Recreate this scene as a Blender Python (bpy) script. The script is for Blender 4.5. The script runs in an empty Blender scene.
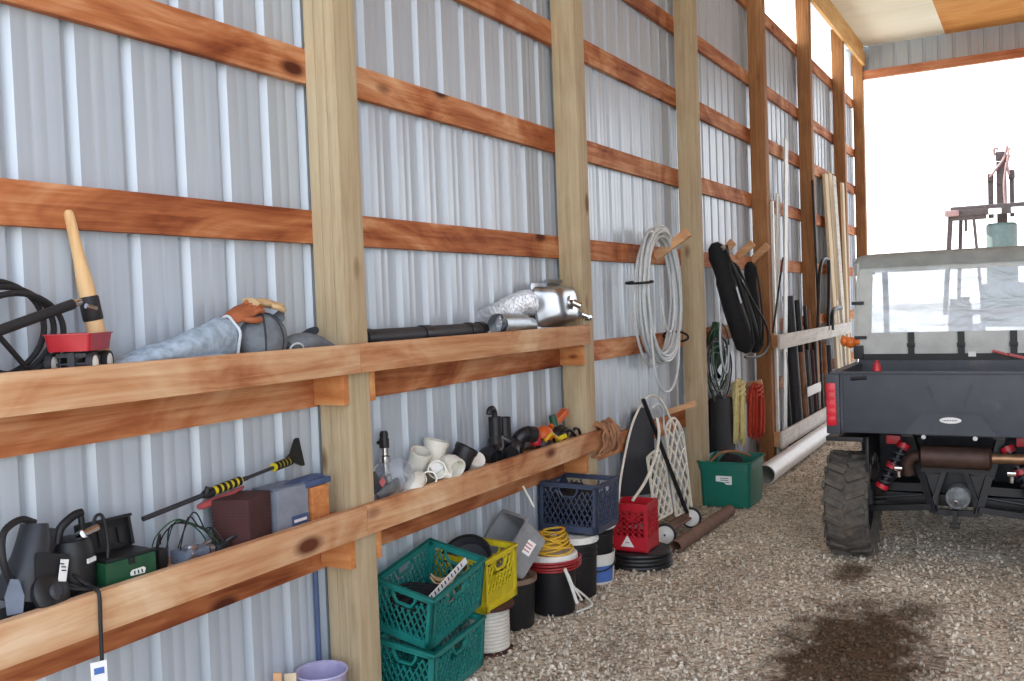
import bpy, bmesh, math, random
from math import pi, sin, cos, radians, sqrt
from mathutils import Vector, Matrix, Euler, noise
random.seed(11)
SC = bpy.context.scene
COL = SC.collection

# ------------------------------------------------------------------ camera
CAM = Vector((2.859, 0.0, 1.830)); FPX = 950.0
YAW, PIT, ROL = radians(29.25), radians(2.04), radians(-2.09)
fw = Vector((-sin(YAW)*cos(PIT), cos(YAW)*cos(PIT), -sin(PIT)))
rt = Vector((cos(YAW), sin(YAW), 0)); up = rt.cross(fw)
rt, up = cos(ROL)*rt + sin(ROL)*up, cos(ROL)*up - sin(ROL)*rt
cd = bpy.data.cameras.new('camera'); cam = bpy.data.objects.new('camera', cd); COL.objects.link(cam)
cd.sensor_width = 36; cd.lens = FPX/1024*36; cd.clip_end = 400
m3 = Matrix((rt, up, -fw)).transposed()
cam.matrix_world = Matrix.Translation(CAM) @ m3.to_4x4()
SC.camera = cam

def at(px, py, X=None, Y=None, Z=None):
    """world point seen at a pixel of the photograph, on the plane X=, Y= or Z="""
    d = fw + rt*((px-512)/FPX) + up*((340.5-py)/FPX)
    if X is not None: t = (X-CAM.x)/d.x
    elif Y is not None: t = (Y-CAM.y)/d.y
    else: t = (Z-CAM.z)/d.z
    return CAM + d*t

# ------------------------------------------------------------------ materials
def nd(nt, t, **kw):
    n = nt.nodes.new(t)
    for k, v in kw.items():
        if k in n.inputs: n.inputs[k].default_value = v
        else: setattr(n, k, v)
    return n
def c4(c): return (c[0], c[1], c[2], 1)
def lin(h):
    def f(v): v /= 255; return v/12.92 if v <= .04045 else ((v+.055)/1.055)**2.4
    return tuple(f(v) for v in h)
def new_mat(name):
    m = bpy.data.materials.new(name); m.use_nodes = True
    nt = m.node_tree; b = nt.nodes['Principled BSDF']
    return m, nt, b
def ramp(nt, stops):
    r = nt.nodes.new('ShaderNodeValToRGB'); e = r.color_ramp.elements
    e[0].position, e[0].color = stops[0][0], c4(stops[0][1])
    e[1].position, e[1].color = stops[-1][0], c4(stops[-1][1])
    for p, c in stops[1:-1]:
        q = e.new(p); q.color = c4(c)
    return r
def plain(name, rgb, rough=.5, metal=0, var=.18, scale=14, bump=.0, bscale=60, spec=.5, dirt=None, coat=0):
    """a colour with soft procedural mottling, optional bump and dirt patches"""
    m, nt, b = new_mat(name); L = nt.links.new
    c = lin(rgb)
    tc = nd(nt, 'ShaderNodeTexCoord')
    n = nd(nt, 'ShaderNodeTexNoise', Scale=scale, Detail=5.0, Roughness=.6); L(tc.outputs['Object'], n.inputs['Vector'])
    r = ramp(nt, [(.28, tuple(x*(1-var) for x in c)), (.5, c), (.75, tuple(min(1, x*(1+var)+.01*var) for x in c))])
    L(n.outputs['Fac'], r.inputs['Fac']); out = r.outputs['Color']
    if dirt:
        n2 = nd(nt, 'ShaderNodeTexNoise', Scale=dirt[1], Detail=6.0, Roughness=.65); L(tc.outputs['Object'], n2.inputs['Vector'])
        r2 = ramp(nt, [(dirt[2], (0, 0, 0)), (dirt[2]+.2, (1, 1, 1))]); L(n2.outputs['Fac'], r2.inputs['Fac'])
        mx = nd(nt, 'ShaderNodeMixRGB'); L(r2.outputs['Color'], mx.inputs['Fac']); L(out, mx.inputs['Color1'])
        mx.inputs['Color2'].default_value = c4(lin(dirt[0])); out = mx.outputs['Color']
    L(out, b.inputs['Base Color'])
    b.inputs['Roughness'].default_value = rough; b.inputs['Metallic'].default_value = metal
    b.inputs['Specular IOR Level'].default_value = spec
    if coat: b.inputs['Coat Weight'].default_value = coat
    if bump:
        n3 = nd(nt, 'ShaderNodeTexNoise', Scale=bscale, Detail=4.0); L(tc.outputs['Object'], n3.inputs['Vector'])
        bp = nd(nt, 'ShaderNodeBump', Strength=bump, Distance=.01); L(n3.outputs['Fac'], bp.inputs['Height']); L(bp.outputs['Normal'], b.inputs['Normal'])
    return m
def wood(name, cols, axis='Y', rough=.75, grain=26, patch=1.1, fine=.45, knots=None, contrast=(.3, .7)):
    """sawn timber: long grain along one axis, broad stain patches, optional knots"""
    m, nt, b = new_mat(name); L = nt.links.new
    tc = nd(nt, 'ShaderNodeTexCoord'); oi = nd(nt, 'ShaderNodeObjectInfo')
    add = nd(nt, 'ShaderNodeVectorMath', operation='ADD'); L(tc.outputs['Object'], add.inputs[0])
    sc = nd(nt, 'ShaderNodeVectorMath', operation='SCALE'); sc.inputs[0].default_value = (17, 31, 23); L(oi.outputs['Random'], sc.inputs['Scale']); L(sc.outputs['Vector'], add.inputs[1])
    st = {'X': (.05, 1, 1), 'Y': (1, .05, 1), 'Z': (1, 1, .05)}[axis]
    mp = nd(nt, 'ShaderNodeMapping'); mp.inputs['Scale'].default_value = tuple(s*grain for s in st); L(add.outputs['Vector'], mp.inputs['Vector'])
    g = nd(nt, 'ShaderNodeTexNoise', Scale=1.0, Detail=7.0, Roughness=.65, Distortion=.6); L(mp.outputs['Vector'], g.inputs['Vector'])
    pt = nd(nt, 'ShaderNodeMapping'); pt.inputs['Scale'].default_value = tuple((.45 if s < 1 else 1)*patch*3 for s in st); L(add.outputs['Vector'], pt.inputs['Vector'])
    p = nd(nt, 'ShaderNodeTexNoise', Scale=1.0, Detail=4.0, Roughness=.6, Distortion=1.2); L(pt.outputs['Vector'], p.inputs['Vector'])
    mixf = nd(nt, 'ShaderNodeMix'); mixf.data_type = 'FLOAT'; mixf.inputs[0].default_value = fine
    L(p.outputs['Fac'], mixf.inputs[2]); L(g.outputs['Fac'], mixf.inputs[3])
    lo, hi = contrast; k = len(cols)
    r = ramp(nt, [(lo+(hi-lo)*i/(k-1), lin(c)) for i, c in enumerate(cols)]); L(mixf.outputs[0], r.inputs['Fac'])
    out = r.outputs['Color']
    if knots:
        km = nd(nt, 'ShaderNodeMapping'); km.inputs['Scale'].default_value = tuple(knots[1]*(.45 if s < 1 else 1) for s in st); L(add.outputs['Vector'], km.inputs['Vector'])
        v = nd(nt, 'ShaderNodeTexVoronoi', Scale=1.0); L(km.outputs['Vector'], v.inputs['Vector'])
        r2 = ramp(nt, [(.06, (1, 1, 1)), (.13, (0, 0, 0))]); L(v.outputs['Distance'], r2.inputs['Fac'])
        mx = nd(nt, 'ShaderNodeMixRGB'); L(r2.outputs['Color'], mx.inputs['Fac']); L(out, mx.inputs['Color1']); mx.inputs['Color2'].default_value = c4(lin(knots[0])); out = mx.outputs['Color']
    L(out, b.inputs['Base Color']); b.inputs['Roughness'].default_value = rough; b.inputs['Specular IOR Level'].default_value = .3
    bp = nd(nt, 'ShaderNodeBump', Strength=.35, Distance=.004); L(g.outputs['Fac'], bp.inputs['Height']); L(bp.outputs['Normal'], b.inputs['Normal'])
    return m
M = {}
# framing timber
M['girt'] = wood('stained_girt_wood', [(86, 38, 18), (138, 72, 40), (178, 110, 68), (206, 150, 108), (220, 176, 140)], 'Y', patch=.8, fine=.36, knots=((84, 38, 20), 3.0), contrast=(.32, .68))
M['shelf'] = wood('shelf_board_wood', [(112, 60, 34), (158, 98, 62), (190, 140, 100), (206, 168, 130), (220, 190, 156)], 'Y', patch=.8, fine=.4, knots=((96, 48, 28), 2.8), contrast=(.30, .66))
M['bearer'] = wood('bearer_block_wood', [(150, 84, 42), (196, 128, 76), (216, 166, 112)], 'X', patch=2, knots=((120, 60, 30), 6))
M['post'] = wood('pale_post_wood', [(138, 120, 92), (170, 151, 120), (186, 169, 138), (198, 184, 154)], 'Z', grain=34, patch=.7, fine=.6, knots=((112, 82, 52), 3.4), contrast=(.28, .72))
M['postd'] = wood('brown_post_wood', [(108, 70, 42), (144, 98, 62), (168, 122, 80), (184, 142, 100)], 'Z', grain=34, patch=.7, fine=.6, knots=((92, 60, 36), 3.4), contrast=(.28, .72))
M['header'] = wood('header_wood', [(150, 84, 54), (196, 128, 92), (220, 166, 130)], 'X', patch=.8)
M['eave'] = wood('eave_beam_wood', [(176, 120, 64), (206, 158, 98), (224, 186, 132)], 'Y', patch=.8)
M['peg'] = wood('peg_wood', [(176, 126, 86), (206, 160, 118), (220, 184, 148)], 'X', grain=40)
M['lumber'] = wood('pale_lumber', [(192, 170, 134), (218, 200, 168), (230, 216, 190)], 'Z', grain=30, patch=.6)
M['wboard'] = wood('weathered_white_board', [(176, 168, 158), (214, 210, 202), (232, 230, 224)], 'Y', grain=30, patch=2)
M['handle'] = wood('ash_handle_wood', [(188, 146, 98), (216, 180, 132), (228, 198, 156)], 'Z', grain=40)
M['ply'] = wood('orange_plywood', [(176, 108, 48), (206, 140, 72), (222, 166, 100)], 'X', grain=9, patch=.5)
M['cream'] = wood('cream_ceiling_board', [(222, 214, 192), (236, 230, 210), (242, 237, 222)], 'X', grain=9, patch=.4)
# plastics, metals, cloth
P = plain
M['teal'] = P('teal_plastic', (28, 118, 112), .42, bump=.05)
M['yellow'] = P('yellow_plastic', (208, 190, 36), .45)
M['blue'] = P('slate_blue_plastic', (58, 68, 90), .45)
M['red'] = P('red_plastic', (176, 26, 42), .42)
M['wagonred'] = P('red_enamel', (168, 30, 40), .35, var=.12)
M['green'] = P('green_plastic', (20, 108, 92), .4, var=.1)
M['dgreen'] = P('dark_green_plastic', (26, 72, 46), .45)
M['black'] = P('black_plastic', (20, 21, 24), .5)
M['blackr'] = P('black_rubber', (26, 26, 28), .65, bump=.1)
M['charcoal'] = P('charcoal_plastic', (44, 46, 52), .55)
M['toolgrey'] = P('dark_tool_plastic', (36, 38, 44), .5, var=.25)
M['white'] = P('white_plastic', (222, 222, 216), .4, var=.06)
M['pvc'] = P('white_pvc', (216, 214, 202), .32, var=.06)
M['hosew'] = P('white_hose', (200, 206, 208), .4, var=.1)
M['steel'] = P('brushed_steel', (168, 172, 178), .28, metal=.9, var=.1, bump=.03, bscale=140)
M['galv'] = P('galvanised_steel', (150, 158, 164), .36, metal=.8, var=.2, scale=30)
M['foil'] = P('foil', (214, 216, 220), .36, metal=.65, var=.2, bump=.9, bscale=46)
M['chrome'] = P('chrome', (200, 202, 206), .12, metal=1, var=.05)
M['abs'] = P('black_abs', (26, 27, 32), .42)
M['brownbox'] = P('brown_fibre', (66, 32, 30), .75, var=.2, bump=.2, bscale=120)
M['greybox'] = P('grey_enamel', (128, 134, 146), .45)
M['greybin'] = P('grey_plastic', (134, 136, 138), .5)
M['label'] = P('white_label', (226, 226, 224), .5, var=.05)
M['ink'] = P('dark_ink', (40, 44, 60), .6)
M['denim'] = P('faded_denim', (158, 174, 188), .9, var=.35, scale=26, bump=.4, bscale=220, spec=.1)
M['denimw'] = P('white_frayed_hem', (196, 204, 210), .9, bump=.3, spec=.1)
M['leather'] = P('orange_leather', (150, 82, 46), .7, var=.3, bump=.2)
M['suede'] = P('tan_suede', (190, 160, 118), .85, var=.25, bump=.2)
M['greycloth'] = P('grey_canvas_cloth', (112, 118, 124), .85, var=.3, bump=.3, bscale=180, spec=.15)
M['dkcloth'] = P('charcoal_cloth', (62, 66, 72), .9, var=.3, bump=.3, bscale=180, spec=.15)
M['bag'] = P('black_nylon', (20, 21, 25), .85, var=.3, bump=.3, bscale=40)
M['navy'] = P('navy_plastic_sheet', (26, 29, 40), .75, var=.25)
M['rusty'] = P('rusty_brown', (150, 106, 76), .8, var=.3, bump=.3)
M['brownlid'] = P('weathered_brown_lid', (126, 104, 88), .75, var=.2, dirt=((70, 46, 36), 9, .55))
M['orange'] = P('orange_plastic', (206, 92, 34), .45)
M['ropey'] = P('yellow_rope', (226, 212, 150), .8, var=.2, bump=.4, bscale=200)
M['roper'] = P('red_orange_rope', (190, 62, 38), .75, var=.2, bump=.4, bscale=200)
M['cordy'] = P('yellow_cord', (206, 164, 44), .5)
M['cordr'] = P('red_cord', (150, 34, 36), .5)
M['ropew'] = P('white_rope', (206, 202, 192), .85, var=.1, bump=.4, bscale=160)
M['lattice'] = P('ivory_plastic', (206, 202, 186), .5, var=.1)
M['canvas'] = P('grey_green_canvas', (190, 194, 191), .9, var=.14, scale=9, bump=.25, bscale=200, spec=.1)
M['utv'] = P('dark_grey_bed_plastic', (56, 60, 70), .5, var=.16, scale=7, bump=.08, bscale=90, dirt=((92, 90, 88), 5, .58))
M['tire'] = P('muddy_tire_rubber', (80, 76, 71), .9, var=.35, scale=20, bump=.4, bscale=60, dirt=((108, 98, 86), 8, .5))
M['frame'] = P('black_frame_steel', (22, 23, 28), .45)
M['muffler'] = P('brown_heat_shield', (74, 54, 46), .55, metal=.4, var=.3)
M['exhaust'] = P('tan_hot_steel', (146, 112, 84), .4, metal=.7, var=.3)
M['redpart'] = P('red_spring_steel', (178, 28, 40), .4)
M['lens'] = P('red_lens', (206, 26, 48), .2, var=.15)
M['cast'] = P('dirty_cast_metal', (104, 108, 110), .55, metal=.25, var=.4, scale=40, bump=.3)
M['amber'] = P('amber_lens', (212, 108, 40), .3)
M['tractor'] = P('hazy_tractor_green', (92, 106, 102), .5)  # green greyed so the colour itself carries the bright outdoor haze
M['dirtymetal'] = P('dark_dirty_metal', (78, 66, 62), .6, metal=.3, var=.3)
M['pinkmetal'] = P('hazy_red_paint', (150, 116, 110), .6)  # red toned down to paint the outdoor glare haze into it
M['whitepipe'] = P('white_sewer_pipe', (222, 220, 216), .4, var=.08)
M['cardboard'] = P('brown_tube', (112, 82, 66), .8, var=.25, bump=.2)
M['shine'] = P('pail_blue_print', (70, 104, 168), .4, var=.2)
M['purple'] = P('pale_lilac_plastic', (176, 170, 206), .45, var=.08)
M['mesh'] = P('dark_blue_tape', (66, 84, 122), .5)
M['blueg'] = P('blue_grey_metal', (100, 110, 126), .45, var=.2)
M['pink'] = P('pale_red_plastic', (184, 86, 88), .5)

def siding_mat():
    m, nt, b = new_mat('white_ribbed_siding'); L = nt.links.new
    tc = nd(nt, 'ShaderNodeTexCoord')
    mp = nd(nt, 'ShaderNodeMapping'); mp.inputs['Scale'].default_value = (1, 14, .12); L(tc.outputs['Object'], mp.inputs['Vector'])
    n = nd(nt, 'ShaderNodeTexNoise', Scale=1.6, Detail=5.0, Roughness=.6); L(mp.outputs['Vector'], n.inputs['Vector'])
    r = ramp(nt, [(.25, lin((172, 183, 194))), (.55, lin((180, 190, 200))), (.8, lin((188, 198, 207)))]); L(n.outputs['Fac'], r.inputs['Fac'])
    L(r.outputs['Color'], b.inputs['Base Color']); b.inputs['Roughness'].default_value = .34
    b.inputs['Metallic'].default_value = .12; b.inputs['Specular IOR Level'].default_value = .6
    return m
M['siding'] = siding_mat()
def gravel_mat():
    m, nt, b = new_mat('damp_gravel'); L = nt.links.new
    ge = nd(nt, 'ShaderNodeNewGeometry'); sx = nd(nt, 'ShaderNodeSeparateXYZ')
    v = nd(nt, 'ShaderNodeTexVoronoi', Scale=46.0); L(ge.outputs['Position'], v.inputs['Vector'])
    wn = nd(nt, 'ShaderNodeTexWhiteNoise'); wn.noise_dimensions = '3D'; L(v.outputs['Color'], wn.inputs['Vector'])
    addr = nd(nt, 'ShaderNodeMath', operation='ADD'); L(wn.outputs['Value'], addr.inputs[0]); L(ge.outputs['Random Per Island'], addr.inputs[1])
    fr = nd(nt, 'ShaderNodeMath', operation='FRACT'); L(addr.outputs[0], fr.inputs[0])
    r = ramp(nt, [(0, lin((140, 130, 114))), (.3, lin((184, 172, 154))), (.55, lin((206, 195, 176))), (.8, lin((222, 211, 192))), (1, lin((242, 236, 222)))]); L(fr.outputs[0], r.inputs['Fac'])
    big = nd(nt, 'ShaderNodeTexNoise', Scale=1.7, Detail=5.0); L(ge.outputs['Position'], big.inputs['Vector'])
    rb = ramp(nt, [(.3, (.74, .72, .70)), (.7, (1, 1, 1))]); L(big.outputs['Fac'], rb.inputs['Fac'])
    mu = nd(nt, 'ShaderNodeMixRGB', blend_type='MULTIPLY'); mu.inputs['Fac'].default_value = 1; L(r.outputs['Color'], mu.inputs['Color1']); L(rb.outputs['Color'], mu.inputs['Color2'])
    out = mu.outputs['Color']
    # oil stains soaked into the stones
    for (cx, cy, rx, ry, amt) in ((1.99, 4.98, .52, 1.25, .97), (1.74, 6.45, .16, .34, .85), (2.2, 5.75, .22, .3, .6)):
        mp = nd(nt, 'ShaderNodeMapping'); mp.inputs['Location'].default_value = (-cx/rx, -cy/ry, 0); mp.inputs['Scale'].default_value = (1/rx, 1/ry, 0)
        L(ge.outputs['Position'], mp.inputs['Vector'])
        nn = nd(nt, 'ShaderNodeTexNoise', Scale=6.0, Detail=5.0, Roughness=.7); L(ge.outputs['Position'], nn.inputs['Vector'])
        ln = nd(nt, 'ShaderNodeVectorMath', operation='LENGTH'); L(mp.outputs['Vector'], ln.inputs[0])
        ad = nd(nt, 'ShaderNodeMath', operation='MULTIPLY_ADD'); L(nn.outputs['Fac'], ad.inputs[0]); ad.inputs[1].default_value = 1.5; L(ln.outputs['Value'], ad.inputs[2])
        rr = ramp(nt, [(.60, (amt,)*3), (.82, (0, 0, 0))]); mr = nd(nt, 'ShaderNodeMath', operation='MULTIPLY'); L(ad.outputs[0], mr.inputs[0]); mr.inputs[1].default_value = .5; L(mr.outputs[0], rr.inputs['Fac'])
        mx = nd(nt, 'ShaderNodeMixRGB'); L(rr.outputs['Color'], mx.inputs['Fac']); L(out, mx.inputs['Color1']); mx.inputs['Color2'].default_value = c4(lin((84, 66, 48))); out = mx.outputs['Color']
    L(out, b.inputs['Base Color']); b.inputs['Roughness'].default_value = .85; b.inputs['Specular IOR Level'].default_value = .25
    iv = nd(nt, 'ShaderNodeMath', operation='SUBTRACT'); iv.inputs[0].default_value = 1; L(v.outputs['Distance'], iv.inputs[1])
    bp = nd(nt, 'ShaderNodeBump', Strength=.9, Distance=.012); L(iv.outputs[0], bp.inputs['Height']); L(bp.outputs['Normal'], b.inputs['Normal'])
    return m
M['gravel'] = gravel_mat()
def clear(name, tint, amt, rough=.1, alpha_noise=0):
    """clear sheet: mostly see-through with a glossy, slightly milky skin"""
    m, nt, b = new_mat(name); L = nt.links.new
    o = nt.nodes['Material Output']; t = nd(nt, 'ShaderNodeBsdfTransparent'); t.inputs['Color'].default_value = c4(tint)
    b.inputs['Base Color'].default_value = c4((.8, .84, .9)); b.inputs['Roughness'].default_value = rough
    mx = nd(nt, 'ShaderNodeMixShader'); mx.inputs['Fac'].default_value = amt; L(t.outputs[0], mx.inputs[1]); L(b.outputs[0], mx.inputs[2]); L(mx.outputs[0], o.inputs['Surface'])
    if alpha_noise:
        tc = nd(nt, 'ShaderNodeTexCoord'); mp = nd(nt, 'ShaderNodeMapping'); mp.inputs['Scale'].default_value = (1.4, 1, 3.2); mp.inputs['Rotation'].default_value = (0, .7, 0); L(tc.outputs['Object'], mp.inputs['Vector'])
        n = nd(nt, 'ShaderNodeTexNoise', Scale=2.2, Detail=3.0, Distortion=1.5); L(mp.outputs['Vector'], n.inputs['Vector'])
        r = ramp(nt, [(.35, (amt*.5,)*3), (.75, (min(1, amt*1.7),)*3)]); L(n.outputs['Fac'], r.inputs['Fac']); L(r.outputs['Color'], mx.inputs['Fac'])
        bp = nd(nt, 'ShaderNodeBump', Strength=.5, Distance=.03); L(n.outputs['Fac'], bp.inputs['Height']); L(bp.outputs['Normal'], b.inputs['Normal'])
    return m
def vinyl_mat():
    m, nt, b = new_mat('milky_vinyl'); L = nt.links.new; o = nt.nodes['Material Output']
    t = nd(nt, 'ShaderNodeBsdfTransparent'); t.inputs['Color'].default_value = (.86, .92, 1, 1)
    tr = nd(nt, 'ShaderNodeBsdfTranslucent'); tr.inputs['Color'].default_value = (.86, .92, 1, 1)
    g = nd(nt, 'ShaderNodeBsdfGlossy'); g.inputs['Roughness'].default_value = .16; g.inputs['Color'].default_value = (.8, .86, .95, 1)
    tc = nd(nt, 'ShaderNodeTexCoord'); mp = nd(nt, 'ShaderNodeMapping'); mp.inputs['Scale'].default_value = (1.2, 1, 3.4); mp.inputs['Rotation'].default_value = (0, .6, 0); L(tc.outputs['Object'], mp.inputs['Vector'])
    n = nd(nt, 'ShaderNodeTexNoise', Scale=2.4, Detail=3.0, Distortion=1.4); L(mp.outputs['Vector'], n.inputs['Vector'])
    bp = nd(nt, 'ShaderNodeBump', Strength=.35, Distance=.03); L(n.outputs['Fac'], bp.inputs['Height']); L(bp.outputs['Normal'], g.inputs['Normal']); L(bp.outputs['Normal'], tr.inputs['Normal'])
    r = ramp(nt, [(.3, (.62,)*3), (.7, (.80,)*3)]); L(n.outputs['Fac'], r.inputs['Fac'])
    a = nd(nt, 'ShaderNodeMixShader'); L(r.outputs['Color'], a.inputs['Fac']); L(t.outputs[0], a.inputs[1]); L(tr.outputs[0], a.inputs[2])
    c = nd(nt, 'ShaderNodeMixShader'); c.inputs['Fac'].default_value = .10; L(a.outputs[0], c.inputs[1]); L(g.outputs[0], c.inputs[2]); L(c.outputs[0], o.inputs['Surface'])
    return m
M['vinyl'] = vinyl_mat()
M['glass'] = clear('clear_glass', (.93, .95, .97), .2, .04)
def panel_mat():
    m, nt, b = new_mat('translucent_eave_panel'); L = nt.links.new
    o = nt.nodes['Material Output']; t = nd(nt, 'ShaderNodeBsdfTransparent'); t.inputs['Color'].default_value = (.8, .8, .78, 1)
    tr = nd(nt, 'ShaderNodeBsdfTranslucent'); tr.inputs['Color'].default_value = (.88, .87, .82, 1)
    mx = nd(nt, 'ShaderNodeMixShader'); mx.inputs['Fac'].default_value = .6; L(t.outputs[0], mx.inputs[1]); L(tr.outputs[0], mx.inputs[2]); L(mx.outputs[0], o.inputs['Surface'])
    return m
M['panel'] = panel_mat()

# ------------------------------------------------------------------ mesh helpers
def rot(rx=0, ry=0, rz=0): return Euler((radians(rx), radians(ry), radians(rz))).to_matrix().to_4x4()
def smooth_path(pts, k=6, closed=False):
    pts = [Vector(p) for p in pts]; n = len(pts)
    if n < 3: return pts
    out = []
    for i in range(n if closed else n-1):
        p0 = pts[(i-1) % n] if closed or i > 0 else pts[0]*2-pts[1]
        p1, p2 = pts[i], pts[(i+1) % n]
        p3 = pts[(i+2) % n] if closed or i+2 < n else pts[-1]*2-pts[-2]
        for j in range(k):
            t = j/k; out.append(.5*((2*p1)+(p2-p0)*t+(2*p0-5*p1+4*p2-p3)*t*t+(3*p1-p0-3*p2+p3)*t**3))
    if not closed: out.append(pts[-1])
    return out
class MB:
    def __init__(s, M0=None): s.bm = bmesh.new(); s.M = M0 or Matrix.Identity(4)
    def v(s, p): return s.bm.verts.new(s.M @ Vector(p))
    def f(s, vs):
        try: return s.bm.faces.new(vs)
        except ValueError: return None
    def box(s, c, d, r=(0, 0, 0), bev=0, taper=None):
        """box of size d at c; taper=(kx,ky) scales the top"""
        R = Matrix.Translation(Vector(c)) @ rot(*r); kx, ky = taper or (1, 1); vs = []
        for z in (-.5, .5):
            for y in (-.5, .5):
                for x in (-.5, .5):
                    a, b2 = (kx, ky) if z > 0 else (1, 1)
                    vs.append(s.v(R @ Vector((x*d[0]*a, y*d[1]*b2, z*d[2]))))
        fs = [s.f([vs[i] for i in q]) for q in ((0, 2, 3, 1), (4, 5, 7, 6), (0, 1, 5, 4), (2, 6, 7, 3), (0, 4, 6, 2), (1, 3, 7, 5))]
        if bev:
            es = list({e for f in fs for e in f.edges}); bmesh.ops.bevel(s.bm, geom=es, offset=bev, segments=2, affect='EDGES', profile=.7)
        return s
    def span(s, lo, hi, bev=0): return s.box([(a+b)/2 for a, b in zip(lo, hi)], [b-a for a, b in zip(lo, hi)], bev=bev)
    def bar(s, p0, p1, w, h, upv=(0, 0, 1), bev=0):
        """rectangular bar between two points"""
        p0, p1 = Vector(p0), Vector(p1); d = (p1-p0); Lg = d.length; z = d.normalized()
        x = Vector(upv).cross(z)
        if x.length < 1e-4: x = Vector((1, 0, 0)).cross(z)
        x.normalize(); y = z.cross(x); vs = []
        for t in (0, Lg):
            for a, b2 in ((-1, -1), (1, -1), (1, 1), (-1, 1)): vs.append(s.v(p0+z*t+x*(a*w/2)+y*(b2*h/2)))
        fs = [s.f([vs[i] for i in q]) for q in ((3, 2, 1, 0), (4, 5, 6, 7), (0, 1, 5, 4), (1, 2, 6, 5), (2, 3, 7, 6), (3, 0, 4, 7))]
        if bev: bmesh.ops.bevel(s.bm, geom=list({e for f in fs for e in f.edges}), offset=bev, segments=2, affect='EDGES', profile=.7)
        return s
    def tube(s, pts, r, n=8, closed=False, caps=True):
        pts = [Vector(p) for p in pts]; N = len(pts); rs = r if isinstance(r, (list, tuple)) else [r]*N; rings = []
        t0 = (pts[1]-pts[0]).normalized(); ref = Vector((0, 0, 1)) if abs(t0.z) < .9 else Vector((1, 0, 0)); u = t0.cross(ref).normalized()
        for i in range(N):
            a = pts[(i-1) % N] if closed or i > 0 else pts[i]; b2 = pts[(i+1) % N] if closed or i < N-1 else pts[i]
            t = (b2-a); t = t.normalized() if t.length > 1e-9 else t0
            u = (u-t*u.dot(t)); u = u.normalized() if u.length > 1e-6 else t.orthogonal().normalized()
            w = t.cross(u); rings.append([s.v(pts[i]+(u*cos(2*pi*k/n)+w*sin(2*pi*k/n))*rs[i]) for k in range(n)])
        for i in range(N if closed else N-1):
            A, B = rings[i], rings[(i+1) % N]
            for k in range(n): s.f([A[k], A[(k+1) % n], B[(k+1) % n], B[k]])
        if caps and not closed: s.f(rings[0][::-1]); s.f(rings[-1])
        return s
    def cyl(s, p0, p1, r, r1=None, n=20): return s.tube([p0, p1], [r, r if r1 is None else r1], n)
    def pipe(s, p0, p1, r, th, n=24):
        """hollow straight pipe"""
        p0, p1 = Vector(p0), Vector(p1); z = (p1-p0).normalized(); x = z.orthogonal().normalized(); y = z.cross(x); R = []
        for (p, q) in ((p0, r), (p1, r), (p1, r-th), (p0, r-th)): R.append([s.v(p+(x*cos(2*pi*k/n)+y*sin(2*pi*k/n))*q) for k in range(n)])
        for i in range(4):
            A, B = R[i], R[(i+1) % 4]
            for k in range(n): s.f([A[k], A[(k+1) % n], B[(k+1) % n], B[k]])
        return s
    def lathe(s, prof, n=32, c=(0, 0, 0), R=None, jitter=0):
        """surface of revolution about z of (r, z) points; r=0 closes it"""
        T = Matrix.Translation(Vector(c)) @ (R or Matrix.Identity(4)); rings = []
        for r, z in prof:
            rings.append([s.v(T @ Vector((0, 0, z)))] if r <= 1e-6 else [s.v(T @ Vector((r*cos(2*pi*k/n), r*sin(2*pi*k/n), z))) for k in range(n)])
        for A, B in zip(rings, rings[1:]):
            for k in range(n):
                a = [A[0]] if len(A) == 1 else [A[k], A[(k+1) % n]]; b2 = [B[0]] if len(B) == 1 else [B[(k+1) % n], B[k]]
                if len(a)+len(b2) > 2: s.f(a+b2)
        return s
    def loft(s, secs, n=16, amp=0, freq=8, seed=0):
        """secs: (centre, rx, rz) ovals across a path; amp crumples the skin"""
        N = len(secs); rings = []
        for i, (c, a, b2) in enumerate(secs):
            c = Vector(c); q = Vector(secs[min(i+1, N-1)][0])-Vector(secs[max(i-1, 0)][0]); t = q.normalized()
            x = t.cross(Vector((0, 0, 1))); x = x.normalized() if x.length > 1e-3 else Vector((1, 0, 0)); y = x.cross(t); ring = []
            for k in range(n):
                p = c+x*(a*cos(2*pi*k/n))+y*(b2*sin(2*pi*k/n))
                if amp: p = p+(p-c).normalized()*(noise.noise(p*freq+Vector((seed, seed, 0)))*amp+noise.noise(p*freq*3+Vector((0, seed, 5)))*amp*.4)
                ring.append(s.v(p))
            rings.append(ring)
        for A, B in zip(rings, rings[1:]):
            for k in range(n): s.f([A[k], A[(k+1) % n], B[(k+1) % n], B[k]])
        s.f(rings[0][::-1]); s.f(rings[-1]); return s
    def ball(s, c, r, n=14, amp=0, freq=10, R=None, zmin=None):
        rx, ry, rz = r if isinstance(r, (tuple, list)) else (r, r, r); T = Matrix.Translation(Vector(c)) @ (R or Matrix.Identity(4)); rings = []; m = n//2+2
        for i in range(m+1):
            th = pi*i/m; ring = []
            for k in range(1 if i in (0, m) else n):
                p = Vector((rx*sin(th)*cos(2*pi*k/n), ry*sin(th)*sin(2*pi*k/n), rz*cos(th)))
                if amp: p *= 1+noise.noise(p*freq+Vector(c))*amp
                if zmin is not None: p.z = max(p.z, zmin)
                ring.append(s.v(T @ p))
            rings.append(ring)
        for A, B in zip(rings, rings[1:]):
            for k in range(n):
                a = [A[0]] if len(A) == 1 else [A[k], A[(k+1) % n]]; b2 = [B[0]] if len(B) == 1 else [B[(k+1) % n], B[k]]
                if len(a)+len(b2) > 2: s.f(a[::-1]+b2[::-1])
        return s
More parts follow.
